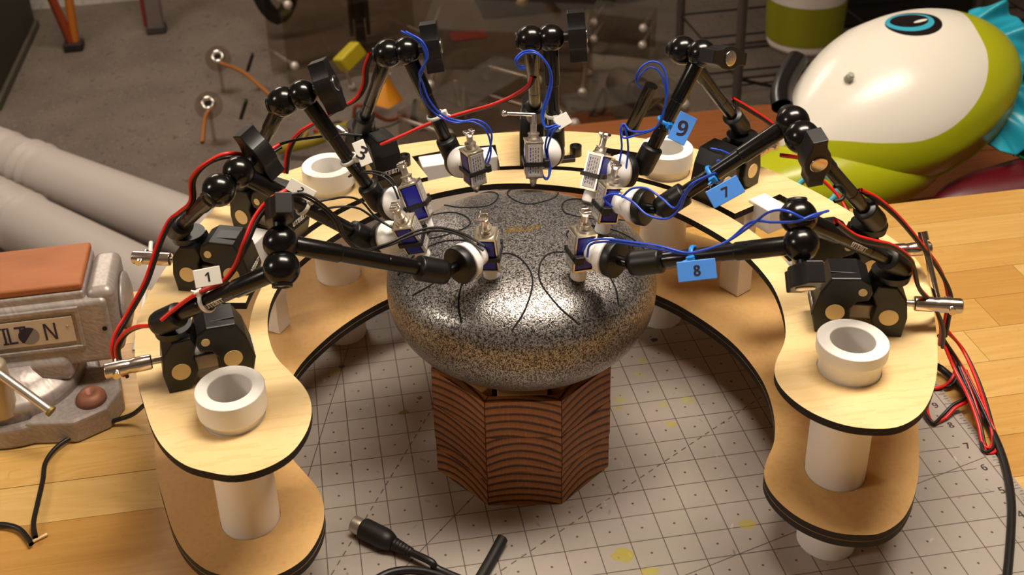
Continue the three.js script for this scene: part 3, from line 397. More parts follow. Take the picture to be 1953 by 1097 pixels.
for (let k = 1; k <= 8; k++) {
  const B = vec(k, 'base'), K1 = vec(k, 'lower'), K2 = vec(k, 'upper'), F = vec(k, 'end');
  const t = thing('articulated_arm', ARM_LABEL[k], 'support arm', B.toArray(), 'articulated arms around the drum');
  const loc = g => g.translate(-B.x, -B.y, -B.z);
  part('lower_ball', loc(sph(K1, 0.0119, 40)), M.blackBall, t); part('upper_ball', loc(sph(K2, 0.0114, 40)), M.blackBall, t);
  const dl = tubeArm(t, K1, B, 'lower'), du = tubeArm(t, K2, F, 'upper');
  // elbow pin and wing knob
  const ks = k === 7 ? K1 : K2, ko = k === 7 ? K2 : K1, ax = ks.clone().sub(ko).normalize();
  part('elbow_pin', loc(cyl(ko, ks.clone().addScaledVector(ax, 0.014), 0.0042, 0.0042, 24)), M.blackMatte, t);
  const rc = ko.clone().addScaledVector(ax, -(k === 7 ? 0.0109 : 0.0114)); part('elbow_cap', loc(lathe([[0.0066, 0.0012], [0.0066, -0.0006], [0.0052, -0.0008], [0.0046, 0.0006], [0, 0.0006]], rc, ax, 28)), M.blackMatte, t);
  const side = new THREE.Vector3().crossVectors(ax, Math.abs(ax.y) > 0.8 ? V(1, 0, 0) : Y).normalize(), side2 = new THREE.Vector3().crossVectors(ax, side).normalize();
  const X1 = side.clone().multiplyScalar(Math.cos(KNOB_TURN[k])).addScaledVector(side2, Math.sin(KNOB_TURN[k])), Y1 = new THREE.Vector3().crossVectors(ax, X1);
  const kg = wingGeo.clone().applyMatrix4(basis(X1, Y1, ax, ks.clone().addScaledVector(ax, 0.0150)));
  const kn = part('wing_knob', loc(kg), M.knob, t); const kc = ks.clone().addScaledVector(ax, 0.0283);
  part('knob_cap', loc(lathe([[0, 0], [0.0062, 0], [0.0062, 0.0006], [0.0056, 0.0011], [0, 0.0011]], kc, ax, 28)), M.chrome, kn, 'round bright metal cap');
  // ball studs at both ends
  const cl = CLAMPS[k], [cx, cz] = polar(cl[0], cl[1] + 0.0195), seat = V(cx, UP + 0.0476, cz);
  part('base_stud', loc(merge([sph(B.clone().addScaledVector(dl, -0.002), 0.0062, 24), cyl(B, seat, 0.0042, 0.0055, 20)])), M.black, t);
  const T = vec(k, 'tip'), top = vec(k, 'top'), sc = T.clone().lerp(top, 0.42), hd = sc.clone().sub(F).normalize();
  part('end_stud', loc(merge([sph(F.clone().addScaledVector(du, -0.002), 0.0060, 24), cyl(F, F.clone().addScaledVector(hd, 0.011), 0.0036, 0.0036, 20)])), M.black, t);
  if (k === 8 || k === 1) {
    const mid = K1.clone().lerp(B, 0.5), vd = V(0, 0.45, 0.89), n = vd.sub(dl.clone().multiplyScalar(vd.dot(dl))).normalize().applyAxisAngle(dl, k === 8 ? 0.35 : -0.5);
    const xx = k === 8 ? dl.clone() : dl.clone().negate(), yy = new THREE.Vector3().crossVectors(n, xx); part('lettering', loc(textGeo('UTEBIT', 0.0036, 0.0004).applyMatrix4(basis(xx, yy, n, mid.clone().addScaledVector(n, 0.0053)))), M.whitePrint, t, 'white lettering');
  }
}

// ---------------------------------------------------------------- solenoids with printed holders
const SOL_LABEL = { 1: 'small blue solenoid with screw head beside the black arching wires', 2: 'small blue solenoid with screw head, crossed by the black wires of its neighbour', 3: 'small blue solenoid with a white cup tip, below white tag 3', 4: 'small blue solenoid over the drum far rim, beside the wide white post', 5: 'small blue solenoid with a long bent pin on top', 6: 'small blue solenoid below the tall loop of blue wire', 7: 'small blue solenoid touching a solenoid behind it, blue wires looping over its holder', 8: 'small blue solenoid over the front drum tongue nearest blue tag 8' };
const TAG_LABEL = { 1: 'white plastic tag marked 1 on a cable tie in front of a clamp', 2: 'white plastic tag marked 2, crossed by a red cord', 3: 'white plastic tag marked 3 beside the back pipe leg', 6: 'blue plastic tag marked 6, tilted above the back pipe leg', 7: 'blue plastic tag marked 7, tilted over the deck window', 8: 'blue plastic tag marked 8, hanging level under its tube' };
const stickerTex = canvasTex(128, 256, (g, w, h) => { g.fillStyle = '#b9b2ad'; g.fillRect(0, 0, w, h); g.strokeStyle = '#8a8480'; g.lineWidth = 4; g.strokeRect(5, 5, w - 10, h - 10); const r = rng(3); for (let c = 0; c < 4; c++) { let y = 22; while (y < h - 30) { const l = 8 + r() * 22; g.fillStyle = c === 0 ? '#34369a' : '#5d5857'; g.fillRect(20 + c * 25, y, 11, Math.min(l, h - 25 - y)); y += l + 6 + r() * 6; } } });
const sticker = std(0xffffff, 0.45, 0, { map: stickerTex });
for (let k = 1; k <= 8; k++) {
  const T = vec(k, 'tip'), top = vec(k, 'top'), ax = top.clone().sub(T).normalize(), F = vec(k, 'end'), sc = T.clone().lerp(top, 0.42), hd0 = sc.clone().sub(F).normalize();
  const t = thing('solenoid', SOL_LABEL[k], 'solenoid', T.toArray(), 'solenoid strikers over the drum'), loc = g => g.translate(-T.x, -T.y, -T.z);
  // direction the sticker faces
  const want = [4, 5].includes(k) ? V(k === 4 ? 0.35 : -0.1, 0, 1) : k === 6 ? V(-0.75, 0, 0.75) : k <= 3 ? V(1, 0, 0.35) : V(-1, 0, 0.15);
  const n = want.clone().sub(ax.clone().multiplyScalar(want.dot(ax))).normalize(), s = new THREE.Vector3().crossVectors(ax, n), m = basis(s, ax, n, T); // local x = coil side, y = axis, z = sticker side
  const put = (name, g, mat, par, lab) => part(name, loc(g.applyMatrix4(m)), mat, par || t, lab);
  const hx = 0.0068, hz = 0.0078, y0 = 0.0095, y1 = 0.0400;
  put('frame', merge([box(-hx - 0.0006, hx + 0.0006, y1 - 0.0014, y1, -hz, hz), box(-hx, hx, y0, y0 + 0.0012, -hz, hz), box(-hx, hx, y0, y1, hz - 0.0011, hz), box(-hx, hx, y0, y1, -hz, -hz + 0.0011)]), M.nickel, t, 'shiny nickel frame');
  put('coil', box(-hx - 0.0004, hx + 0.0004, y0 + 0.0014, y1 - 0.0016, -hz + 0.0014, hz - 0.0014, 0.0018), M.coil, t, 'dark blue taped coil');
  put('sticker', new THREE.BoxGeometry(0.0108, 0.0270, 0.0003).translate(0, 0.0248, hz + 0.0002), sticker, t, 'grey printed sticker');
  const metalTip = k === 4 || k === 5;
  put('push_pin', cyl([0, 0.004, 0], [0, y0, 0], 0.0030, 0.0030, 20), M.steel, t);
  put('plunger', merge([cyl([0, y1, 0], [0, y1 + 0.0135, 0], 0.0026, 0.0026, 20), cyl([0, y1, 0], [0, y1 + 0.0016, 0], 0.0062, 0.0058, 24), cyl([0, y1 + 0.0052, 0], [0, y1 + 0.0060, 0], 0.0048, 0.0048, 20)]), M.steel, t);
  const sp = []; for (let i = 0; i <= 60; i++) sp.push(V(Math.cos(i * 0.55) * 0.0038, y1 + 0.0016 + i / 60 * 0.0038, Math.sin(i * 0.55) * 0.0038)); put('spring', tube(sp, 0.0004, 140, 5), M.steel, t);
  if (k === 5) put('bent_pin', merge([cyl([0, y1 + 0.012, 0], [0, y1 + 0.0225, 0], 0.0022, 0.0022, 16), cyl([0.001, y1 + 0.0215, 0], [-0.0225, y1 + 0.0232, 0], 0.0016, 0.0016, 14), sph(V(-0.0235, y1 + 0.0233, 0), 0.0027, 16)]), M.chrome, t, 'bright bent pin');
  else put('screw_head', merge([cyl([0, y1 + 0.0125, 0], [0, y1 + 0.0150, 0], 0.0030, 0.0044, 20), box(-0.0044, -0.0007, y1 + 0.0150, y1 + 0.0172, -0.0030, 0.0030, 0.0006), box(0.0007, 0.0044, y1 + 0.0150, y1 + 0.0172, -0.0030, 0.0030, 0.0006)]), M.chrome, t, 'slotted screw head');
  if (metalTip) put('tip', lathe([[0, 0.0], [0.0014, 0.0], [0.0026, 0.0025], [0.0026, 0.007], [0.0045, 0.0072], [0.0045, 0.0093], [0, 0.0093]], V(0, 0, 0), Y, 20), M.tin, t);
  else put('tip', lathe([[0, 0.0], [0.0052, 0.0], [0.0060, 0.001], [k === 3 ? 0.0064 : 0.0054, 0.0085], [0.0044, 0.0092], [0, 0.0092]], V(0, 0, 0), Y, 24), M.printWhite, t, 'white printed striker tip');
  put('cable_tie', merge([box(-hx - 0.0016, hx + 0.0016, 0.0200, 0.0236, hz + 0.0004, hz + 0.0016), box(-hx - 0.0016, hx + 0.0016, 0.0200, 0.0236, -hz - 0.0016, -hz - 0.0004), box(hx + 0.0006, hx + 0.0018, 0.0200, 0.0236, -hz - 0.0016, hz + 0.0016), box(-hx - 0.0018, -hx - 0.0006, 0.0200, 0.0236, -hz - 0.0016, hz + 0.0016)]), M.rubber, t, 'black cable tie strap');
  put('tie_head', box(hx + 0.001, hx + 0.0055, 0.0185, 0.0250, hz - 0.0055, hz + 0.001, 0.0008), M.rubber, t);
  // printed holder, from the arm's end disc to the coil
  const f0 = F.clone().addScaledVector(hd0, 0.010), hl = sc.distanceTo(f0) - 0.0075;
  part('holder_disc', loc(lathe([[0, 0], [0.0125, 0], [0.0138, 0.0012], [0.0138, 0.0062], [0.0128, 0.0072], [0, 0.0072]], f0, hd0, 36)), M.blackMatte, t, 'black ribbed disc');
  part('holder', loc(lathe([[0, 0.0072], [0.0134, 0.0072], [0.0136, 0.0095], [0.0125, 0.0140], [0.0100, hl * 0.66], [0.0086, hl * 0.8], [0.0078, hl], [0, hl]], f0, hd0, 36)), M.printWhite, t, 'white printed conical holder');
  const up = new THREE.Vector3().crossVectors(hd0, new THREE.Vector3().crossVectors(Y, hd0)).normalize(); part('holder_screw', loc(cyl(f0.clone().addScaledVector(hd0, hl * 0.75).addScaledVector(up, 0.007), f0.clone().addScaledVector(hd0, hl * 0.75).addScaledVector(up, 0.0112), 0.0017, 0.0017, 14)), M.brass, t);
}

// ---------------------------------------------------------------- number tags on cable ties
const TAGS = {
  8: [[-0.0094, 0.2697, -0.1004], [0.0149, 0.2709, -0.0984], [0.0135, 0.259, -0.0925], [-0.0114, 0.2585, -0.0949]],
  7: [[0.0304, 0.2785, -0.166], [0.0522, 0.2876, -0.1684], [0.0583, 0.2786, -0.1632], [0.0366, 0.2675, -0.1598]],
  6: [[0.0558, 0.2769, -0.2922], [0.0681, 0.2704, -0.2876], [0.0542, 0.2532, -0.2803], [0.0415, 0.2593, -0.2847]],
  3: [[-0.2046, 0.2712, -0.3051], [-0.1954, 0.274, -0.3056], [-0.1853, 0.2601, -0.2974], [-0.1938, 0.2562, -0.2963]],
  2: [[-0.2494, 0.282, -0.2442], [-0.2328, 0.2723, -0.2376], [-0.2372, 0.2638, -0.2337], [-0.2535, 0.2751, -0.2412]],
  1: [[-0.3161, 0.2682, -0.1574], [-0.2984, 0.2703, -0.1566], [-0.2994, 0.2596, -0.1513], [-0.317, 0.2575, -0.152]],
  5: [[-0.0326, 0.2715, -0.3325], [-0.0278, 0.2622, -0.3272], [-0.0285, 0.2531, -0.3227], [-0.0341, 0.2587, -0.3261]],
};
const TIE = { 1: ['lower', 0.58], 2: ['upper', 0.46], 3: ['upper', 0.57], 4: ['upper', 0.58], 5: ['upper', 0.67], 6: ['upper', 0.57], 7: ['upper', 0.59], 8: ['upper', 0.61] };
const DIGIT_TURN = { 1: 0.0, 2: -0.3, 3: -0.9, 6: 3.3, 7: -0.1, 8: 0.0 };
for (let k = 1; k <= 8; k++) {
  const [w, sfrac] = TIE[k], a = vec(k, w), b = vec(k, w === 'lower' ? 'base' : 'end'), o = a.clone().lerp(b, sfrac), d = b.clone().sub(a).normalize(), blue = k >= 6, col = blue ? 'blue' : 'white';
  const t = thing('number_tag', k === 4 ? 'bare white cable tie binding blue wires to an arm' : k === 5 ? 'white tag seen edge-on tied to the middle back arm' : TAG_LABEL[k], k === 4 ? 'cable tie' : 'tag', o.toArray(), 'cable ties and tags on the arms');
  const tm = blue ? M.blueTie : M.whiteTag, ring = new THREE.TorusGeometry(0.0066, 0.0011, 8, 36); ring.scale(1, 1, 1.6); ring.applyQuaternion(new THREE.Quaternion().setFromUnitVectors(V(0, 0, 1), d)); part('tie_loop', ring, tm, t);
  const P = TAGS[k] && TAGS[k].map(p => V(p));
  const out = P ? P.reduce((s, p) => s.add(p), V(0, 0, 0)).multiplyScalar(0.25).sub(o) : V(0.3, 0.2, 0.1); const rad = out.clone().sub(d.clone().multiplyScalar(out.dot(d))).normalize();
  const hp = rad.clone().multiplyScalar(0.0082), hb = new RoundedBoxGeometry(0.0052, 0.0046, 0.0046, 2, 0.0007); hb.applyMatrix4(basis(d, rad, new THREE.Vector3().crossVectors(d, rad), hp)); part('tie_head', hb, tm, t);
  part('tie_tail', cyl(hp, hp.clone().addScaledVector(rad, 0.004).addScaledVector(d, 0.004), 0.0009, 0.0007, 8), tm, t);
  if (!P) continue;
  const tl = P[0], xr = P[1].clone().sub(tl), yd = P[3].clone().sub(tl), wv = (xr.length() + P[2].distanceTo(P[3])) / 2, hv = (yd.length() + P[1].distanceTo(P[2])) / 2;
  const ex = xr.normalize(), ez = new THREE.Vector3().crossVectors(ex, yd.clone().negate()).normalize(), ey = new THREE.Vector3().crossVectors(ez, ex), c = P[0].clone().add(P[1]).add(P[2]).add(P[3]).multiplyScalar(0.25).sub(o);
  const pl = part('plate', new RoundedBoxGeometry(wv, hv, 0.0010, 3, 0.0005).applyMatrix4(basis(ex, ey, ez, c)), blue ? M.blueTag : M.whiteTag, t);
  if (k !== 5) { const g = textGeo(String(k), hv * 0.52, 0.0002, font); g.rotateZ(DIGIT_TURN[k]); part('digit', g.applyMatrix4(basis(ex, ey, ez, c.clone().addScaledVector(ez, 0.0005))), blue ? M.ink : M.inkBlack, pl, 'hand-written dark digit'); }
}

// ---------------------------------------------------------------- wires
function wire(name, key, mat, r, label, cat, group) { const g = tube(WIRE[key], r, WIRE[key].length * 9, 8); return single(name, g, mat, label, cat, WIRE[key][0], group); }
function wirePair(name, keys, mat, r, label, group, kids) { const t = thing(name, label, 'wire', WIRE[keys[0]][0], group); for (const k of keys) wpart('strand', tube(WIRE[k], r, WIRE[k].length * 9, 8), mat, t); return t; }
wirePair('blue_wire', ['blue8', 'blue8b'], M.blueWire, 0.00085, 'pair of blue wires crossing above the tube with blue tag 8', 'blue solenoid wires');
wirePair('blue_wire', ['blue7', 'blue7b', 'blue7loop'], M.blueWire, 0.00085, 'pair of blue wires looping below the tube with blue tag 7', 'blue solenoid wires');
wirePair('blue_wire', ['blue6', 'blue6b'], M.blueWire, 0.00085, 'pair of blue wires making a tall loop beside blue tag 6', 'blue solenoid wires');
wirePair('blue_wire', ['blue5', 'blue5b'], M.blueWire, 0.00085, 'pair of blue wires curling beside the upright middle back arm', 'blue solenoid wires');
wirePair('blue_wire', ['blue4', 'blue4b'], M.blueWire, 0.00085, 'pair of blue wires draped over the elbow with the bare white tie', 'blue solenoid wires');
wirePair('black_wire', ['black1', 'black1b'], M.blackWire, 0.00095, 'thick pair of black wires arching high over the lower neighbour solenoid', 'black solenoid wires');
wirePair('black_wire', ['black2', 'black2b'], M.blackWire, 0.00085, 'pair of black wires arching over the back pipe leg to a solenoid', 'black solenoid wires');
wirePair('black_wire', ['black3', 'black3b'], M.blackWire, 0.00085, 'pair of black wires curving from the tube below white tag 3', 'black solenoid wires');
wirePair('black_wire', ['black3run'], M.blackWire, 0.0011, 'straight black wire bridging behind the arm with tag 3', 'black solenoid wires');
function twin(key, label, r = 0.00145, flip = 1) { // red and black zip cord
  const p = WIRE[key], t = thing('speaker_cord', label, 'cord', p[0], 'red and black twin cords'), n = p.length, red = [], blk = [];
  const c = p.map(q => V(q));
  for (let i = 0; i < n; i++) { const d = c[Math.min(n - 1, i + 1)].clone().sub(c[Math.max(0, i - 1)]).normalize(), s = new THREE.Vector3().crossVectors(d, Math.abs(d.y) > 0.9 ? V(1, 0, 0) : Y).normalize(); if (Math.abs(d.y) > 0.9) s.set(1, 0, 0); const up = new THREE.Vector3().crossVectors(s, d).normalize(); const off = up.multiplyScalar(0.55).addScaledVector(s, -0.83 * Math.sign(s.x || 1)).multiplyScalar(r * 0.98 * flip); red.push(c[i].clone().add(off)); blk.push(c[i].clone().addScaledVector(off, -1)); }
  wpart('red_strand', tube(red, r, n * 9, 8), M.redWire, t, 'red insulated strand'); wpart('black_strand', tube(blk, r, n * 9, 8), M.blackWire, t, 'black insulated strand'); return t;
}
twin('red1', 'red and black cord arching over the elbow of the arm with tag 1'); twin('red1b', 'short red and black cord leaving the clamp next to the vise'); twin('red2', 'long red and black cord hanging down past the vise');
twin('red3', 'short red and black cord kinked under the elbow of the arm with tag 3'); twin('red4', 'red and black cord drooping behind from the elbow with the bare white tie'); twin('red5', 'red and black cord sloping along the back towards the middle arm');
twin('red6', 'red and black cord passing in front of the inflatable toy'); twin('red7a', 'short red and black cord under the elbow of the arm with tag 7'); twin('red7', 'red and black cord curving down over the bench beside the chrome tommy bar'); twin('red8', 'red and black cord running along the lettered tube of the arm with tag 8');
twin('bundle_a', 'red and black cord loop hanging over the mat edge, longest of the bundle'); twin('bundle_b', 'red and black cord loop hanging over the mat edge, outermost of the bundle', 0.00145, -1); twin('bundle_c', 'red and black cord curling back under the deck from the bundle'); twin('bundle_d', 'red and black cord with a sharp bend lying on the mat corner', 0.00145, -1);
wire('white_lead', 'white_lead', M.whiteTag, 0.0022, 'thin white lead running down between the deck and the vise', 'cable');
wire('power_cable', 'power', M.blackWire, 0.0032, 'thick black cable lying along the mat edge', 'cable');
single('shrink_loop', tube([[0.1003, 0.2994, -0.1215], [0.1046, 0.2985, -0.1222], [0.1072, 0.2942, -0.1203], [0.1052, 0.2912, -0.1185], [0.0995, 0.2905, -0.1175]], 0.0014, 40, 8), M.rubber, 'small black heat-shrink loop joining blue and red wires', 'wire sleeve', [0.1003, 0.2994, -0.1215]);
wire('bench_cable', 'left_cord', M.blackWire, 0.0021, 'thin black cord snaking over the bench below the vise', 'cord');
wire('bench_cable', 'left_cord2', M.blackWire, 0.0021, 'short black cord end stapled to the bench', 'cord');
{
  const t = thing('cord_staple', 'small brass staple holding the black cord to the bench', 'staple', [WIRE.left_cord[9][0], 0, WIRE.left_cord[9][2]]);
  part('bridge', box(-0.007, 0.009, 0.0005, 0.0025, -0.0012, 0.0012, 0.0005).rotateY(0.5), M.brass, t);
}
{ // round plug lying on the mat
  const p = WIRE.plug.map(q => V(q)), d = p[3].clone().sub(p[0]).normalize(), o = p[0].clone(), L = p[3].distanceTo(p[0]); o.y = d.y = 0.0095; d.y = 0; d.normalize();
  const t = thing('audio_plug', 'black round audio plug with a metal collar lying on the mat', 'plug', o.toArray()), z = V(0, 0, 0);
  part('collar', lathe([[0.0040, 0], [0.0064, 0], [0.0066, 0.0006], [0.0066, 0.012], [0.0040, 0.012], [0.0040, 0]], z, d, 28), M.steel, t, 'dull metal collar');
  part('body', lathe([[0, 0.009], [0.0078, 0.009], [0.0084, 0.0105], [0.0084, 0.030], [0.0074, 0.034], [0.0052, 0.0385], [0, 0.0385]], z, d, 32), M.rubber, t);
  const rel = []; for (let i = 0; i < 6; i++) { const y = 0.0385 + i * 0.0028, r = 0.0050 - i * 0.00028; rel.push([r, y], [r, y + 0.0018], [r - 0.0009, y + 0.0019], [r - 0.0009, y + 0.0027]); } rel.push([0, 0.056]); part('strain_relief', lathe([[0, 0.0385], ...rel], z, d, 24), M.rubber, t);
  const e = o.clone().addScaledVector(d, 0.054);
  part('cord', tube([e, e.clone().addScaledVector(d, 0.02), ...WIRE.din_cord.slice(1).map(q => V(q))].map(q => q.clone().sub(o)), 0.0029, 60, 10), M.blackWire, t);
}
wire('audio_cable', 'din_loop', M.blackWire, 0.0029, 'black cord curve at the mat front beside the plug', 'cord');
wire('cord_stub', 'stub', M.rubber, 0.0045, 'cut black cord stub pointing up across the mat', 'cord');
{ const b = [0.0, 0, -0.512]; single('support_rod', merge([cyl([0.022, 0.0, -0.520], [0.088, 0.215, -0.470], 0.0062, 0.0062, 24), cyl([0.060, 0.124, -0.491], [0.063, 0.133, -0.489], 0.0070, 0.0070, 24)]), M.black, 'dark leaning rod standing on the bench behind the deck near blue tag 6', 'rod', [0.022, 0, -0.520]); }

// ---------------------------------------------------------------- bench vise
{
  const hamTex = dataTex(512, 512, (u, v) => { const n = vnoise(u * 60, v * 60, 301, 60, 60), f = fbm(u * 8, v * 8, 305, 8, 8, 3); return mix(mix(rgb(0x9a908b), rgb(0xb4aaa5), n), rgb(0x8e847d), 0.5 * f); }, true, [8, 8]);
  const hamBump = dataTex(512, 512, (u, v) => { const n = vnoise(u * 60, v * 60, 301, 60, 60) * 0.7 + vnoise(u * 30, v * 30, 308, 30, 30) * 0.3; return [n, n, n]; }, false, [8, 8]);
  const cast = std(0xffffff, 0.42, 0.35, { map: hamTex, bumpMap: hamBump, bumpScale: 0.00022 });
  const mUV = g => { const p = g.attributes.position, uv = g.attributes.uv; for (let i = 0; i < p.count; i++) uv.setXY(i, p.getX(i) + p.getY(i) * 0.7, p.getZ(i) + p.getY(i)); return g; };
  const rust = dataTex(256, 256, (u, v) => { const n = fbm(u * 5, v * 5, 311, 5, 5, 4); return mix(rgb(0x8c4f26), rgb(0xa9663a), n); });
  const O = [-0.515, 0, -0.395], t = thing('bench_vise', 'grey hammer-painted bench vise with brown anvil plate', 'vise', O);
  const ws = (pts, y0, y1, bev = 0.003) => { const s = new THREE.Shape(pts.map(([x, z]) => new THREE.Vector2(x, -z))); return mUV(new THREE.ExtrudeGeometry(s, { depth: y1 - y0 - 2 * bev, bevelEnabled: true, bevelSize: bev, bevelThickness: bev, bevelSegments: 3 }).rotateX(-Math.PI / 2).translate(0, y0 + bev, 0)); };
  // swivel base with bolt ear
  const ring = []; for (let a = 0; a <= 360; a += 10) ring.push([-0.520 + Math.cos(R(a)) * 0.068, -0.392 + Math.sin(R(a)) * 0.064]);
  wpart('base', ws(ring.slice(0, -1), 0, 0.022, 0.004), cast, t);
  const ear = wpart('base_ear', ws([[-0.500, -0.330], [-0.462, -0.325], [-0.437, -0.338], [-0.428, -0.360], [-0.434, -0.392], [-0.47, -0.40]], 0, 0.024, 0.003), cast, t);
  wpart('bolt', mUV(lathe([[0, 0.0], [0.0135, 0.0], [0.0130, 0.004], [0.0095, 0.0085], [0.0045, 0.0095], [0.0042, 0.005], [0, 0.005]], V(-0.4495, 0.024, -0.349), Y, 28)), std(0x8a5a45, 0.55, 0.3), ear, 'rusty domed bolt head');
  wpart('swivel', mUV(lathe([[0, 0], [0.063, 0], [0.0625, 0.012], [0.058, 0.017], [0.046, 0.022], [0.040, 0.036], [0, 0.036]], V(-0.523, 0.022, -0.394), Y, 48)), cast, t);
  wpart('pedestal', mUV(box(-0.60, -0.462, 0.034, 0.064, -0.435, -0.362, 0.010)), cast, t);
  // body with a sunk name plate and a rounded back end
  wpart('body', mUV(box(-0.66, -0.424, 0.050, 0.116, -0.440, -0.366, 0.005)), cast, t);
  wpart('body_rib', mUV(merge([box(-0.66, -0.448, 0.108, 0.1125, -0.3672, -0.3640, 0.001), box(-0.66, -0.450, 0.0685, 0.0725, -0.3672, -0.3640, 0.001), box(-0.4515, -0.448, 0.0700, 0.1100, -0.3672, -0.3645, 0.001)])), cast, t);
  wpart('back_end', mUV(box(-0.441, -0.4165, 0.054, 0.1235, -0.436, -0.370, 0.008)), cast, t);
  wpart('rear_cap', mUV(lathe([[0, 0], [0.026, 0], [0.0255, 0.004], [0.018, 0.0065], [0, 0.0068]], V(-0.4168, 0.088, -0.404), V(1, 0, 0), 32)), cast, t);
  wpart('anvil_block', mUV(box(-0.66, -0.4415, 0.112, 0.1235, -0.441, -0.371, 0.003)), cast, t);
  wpart('anvil_plate', box(-0.66, -0.4425, 0.1232, 0.1310, -0.4405, -0.3725, 0.0025), std(0xffffff, 0.62, 0, { map: rust }), t, 'brown flat plate');
  wpart('set_hole', cyl([-0.4292, 0.086, -0.3665], [-0.4292, 0.086, -0.3655], 0.0022, 0.0022, 16), std(0x060505, 0.9), t);
  const np = wpart('name_plate', new RoundedBoxGeometry(0.104, 0.0265, 0.0016, 4, 0.0007).translate(-0.5065, 0.0905, -0.3652), std(0xcfc3b2, 0.38, 0.35), t, 'pale metal name plate');
  const letters = 'WILT N', xs = [-0.5275, -0.5132, -0.5068, -0.4992, 0, -0.4745], inkM = std(0x231c3a, 0.5);
  [...letters].forEach((c, i) => { if (c === ' ') return; const g = textGeo(c, 0.0165, 0.0003, fontThin); g.scale(0.85, 1.05, 1); g.translate(xs[i], 0.0905, -0.3644); wpart('letter', g, inkM, np); });
  wpart('letter', new THREE.CylinderGeometry(0.0088, 0.0088, 0.0003, 32).rotateX(Math.PI / 2).translate(-0.4930, 0.0885, -0.36425), std(0x8d8992, 0.4, 0.5), np);
  wpart('letter', new THREE.CylinderGeometry(0.0089, 0.0089, 0.0003, 24, 1, false, 0, Math.PI).rotateX(Math.PI / 2).rotateZ(2.5).translate(-0.4930, 0.0885, -0.36405), inkM, np);
  wpart('rivet', lathe([[0, 0], [0.0014, 0], [0.001, 0.0006], [0, 0.0008]], V(-0.4595, 0.094, -0.3645), V(0, 0, 1), 14), M.steel, np);
  // lock-down boss with sliding rod
  wpart('lock_boss', lathe([[0, 0], [0.0120, 0], [0.0115, 0.050], [0.0085, 0.0535], [0, 0.0535]], V(-0.5215, 0.030, -0.340), Y, 28), std(0xb9a98f, 0.45, 0.5), t);
  const rod = wpart('lock_rod', cyl([-0.5150, 0.0760, -0.3330], [-0.4735, 0.0500, -0.3080], 0.0038, 0.0038, 20), M.steel, t, 'smooth steel rod');
  wpart('rod_end', cyl([-0.4745, 0.0506, -0.3086], [-0.4723, 0.0492, -0.3072], 0.0048, 0.0048, 20), std(0x86713c, 0.5, 0.4), rod);
}

// ---------------------------------------------------------------- grey ducts on the floor
{
  const dm = std(0xb9aea8, 0.55);
  const duct = (a, b, ribs, label) => {
    const A = V(a), B = V(b), d = B.clone().sub(A), L = d.length(), pr = []; d.normalize();
    for (let y = 0; y <= L; y += 0.008) { let r = 0.074; for (const [r0, r1] of ribs) if (y > r0 && y < r1) r = 0.074 + 0.006 * Math.sin((y - r0) / 0.04 * 2 * Math.PI); pr.push([r, y]); }
    pr.push([0.070, L]); for (let q = 0; q < 2; q++) pr.push([0.068, L - 0.01 - q * 0.3]);
    const t = thing('plastic_duct', label, 'duct', a, 'ribbed plastic ducts on the floor'); part('pipe', lathe(pr, V(0, 0, 0), d, 48), dm, t);
    part('end_collar', lathe([[0.075, L - 0.06], [0.080, L - 0.06], [0.080, L - 0.005], [0.075, L - 0.005], [0.075, L - 0.06]], V(0, 0, 0), d, 48), dm, t);
  };
  duct([-1.45, -0.769, -2.780], [-0.10, -0.769, -1.540], [[0.25, 0.53], [0.59, 0.66]], 'grey plastic duct with few ribs, lying behind the other duct');
  duct([-1.45, -0.769, -2.573], [-0.12, -0.769, -1.207], [[0.28, 0.70]], 'grey plastic duct with many ribs, lying nearer the bench');
}

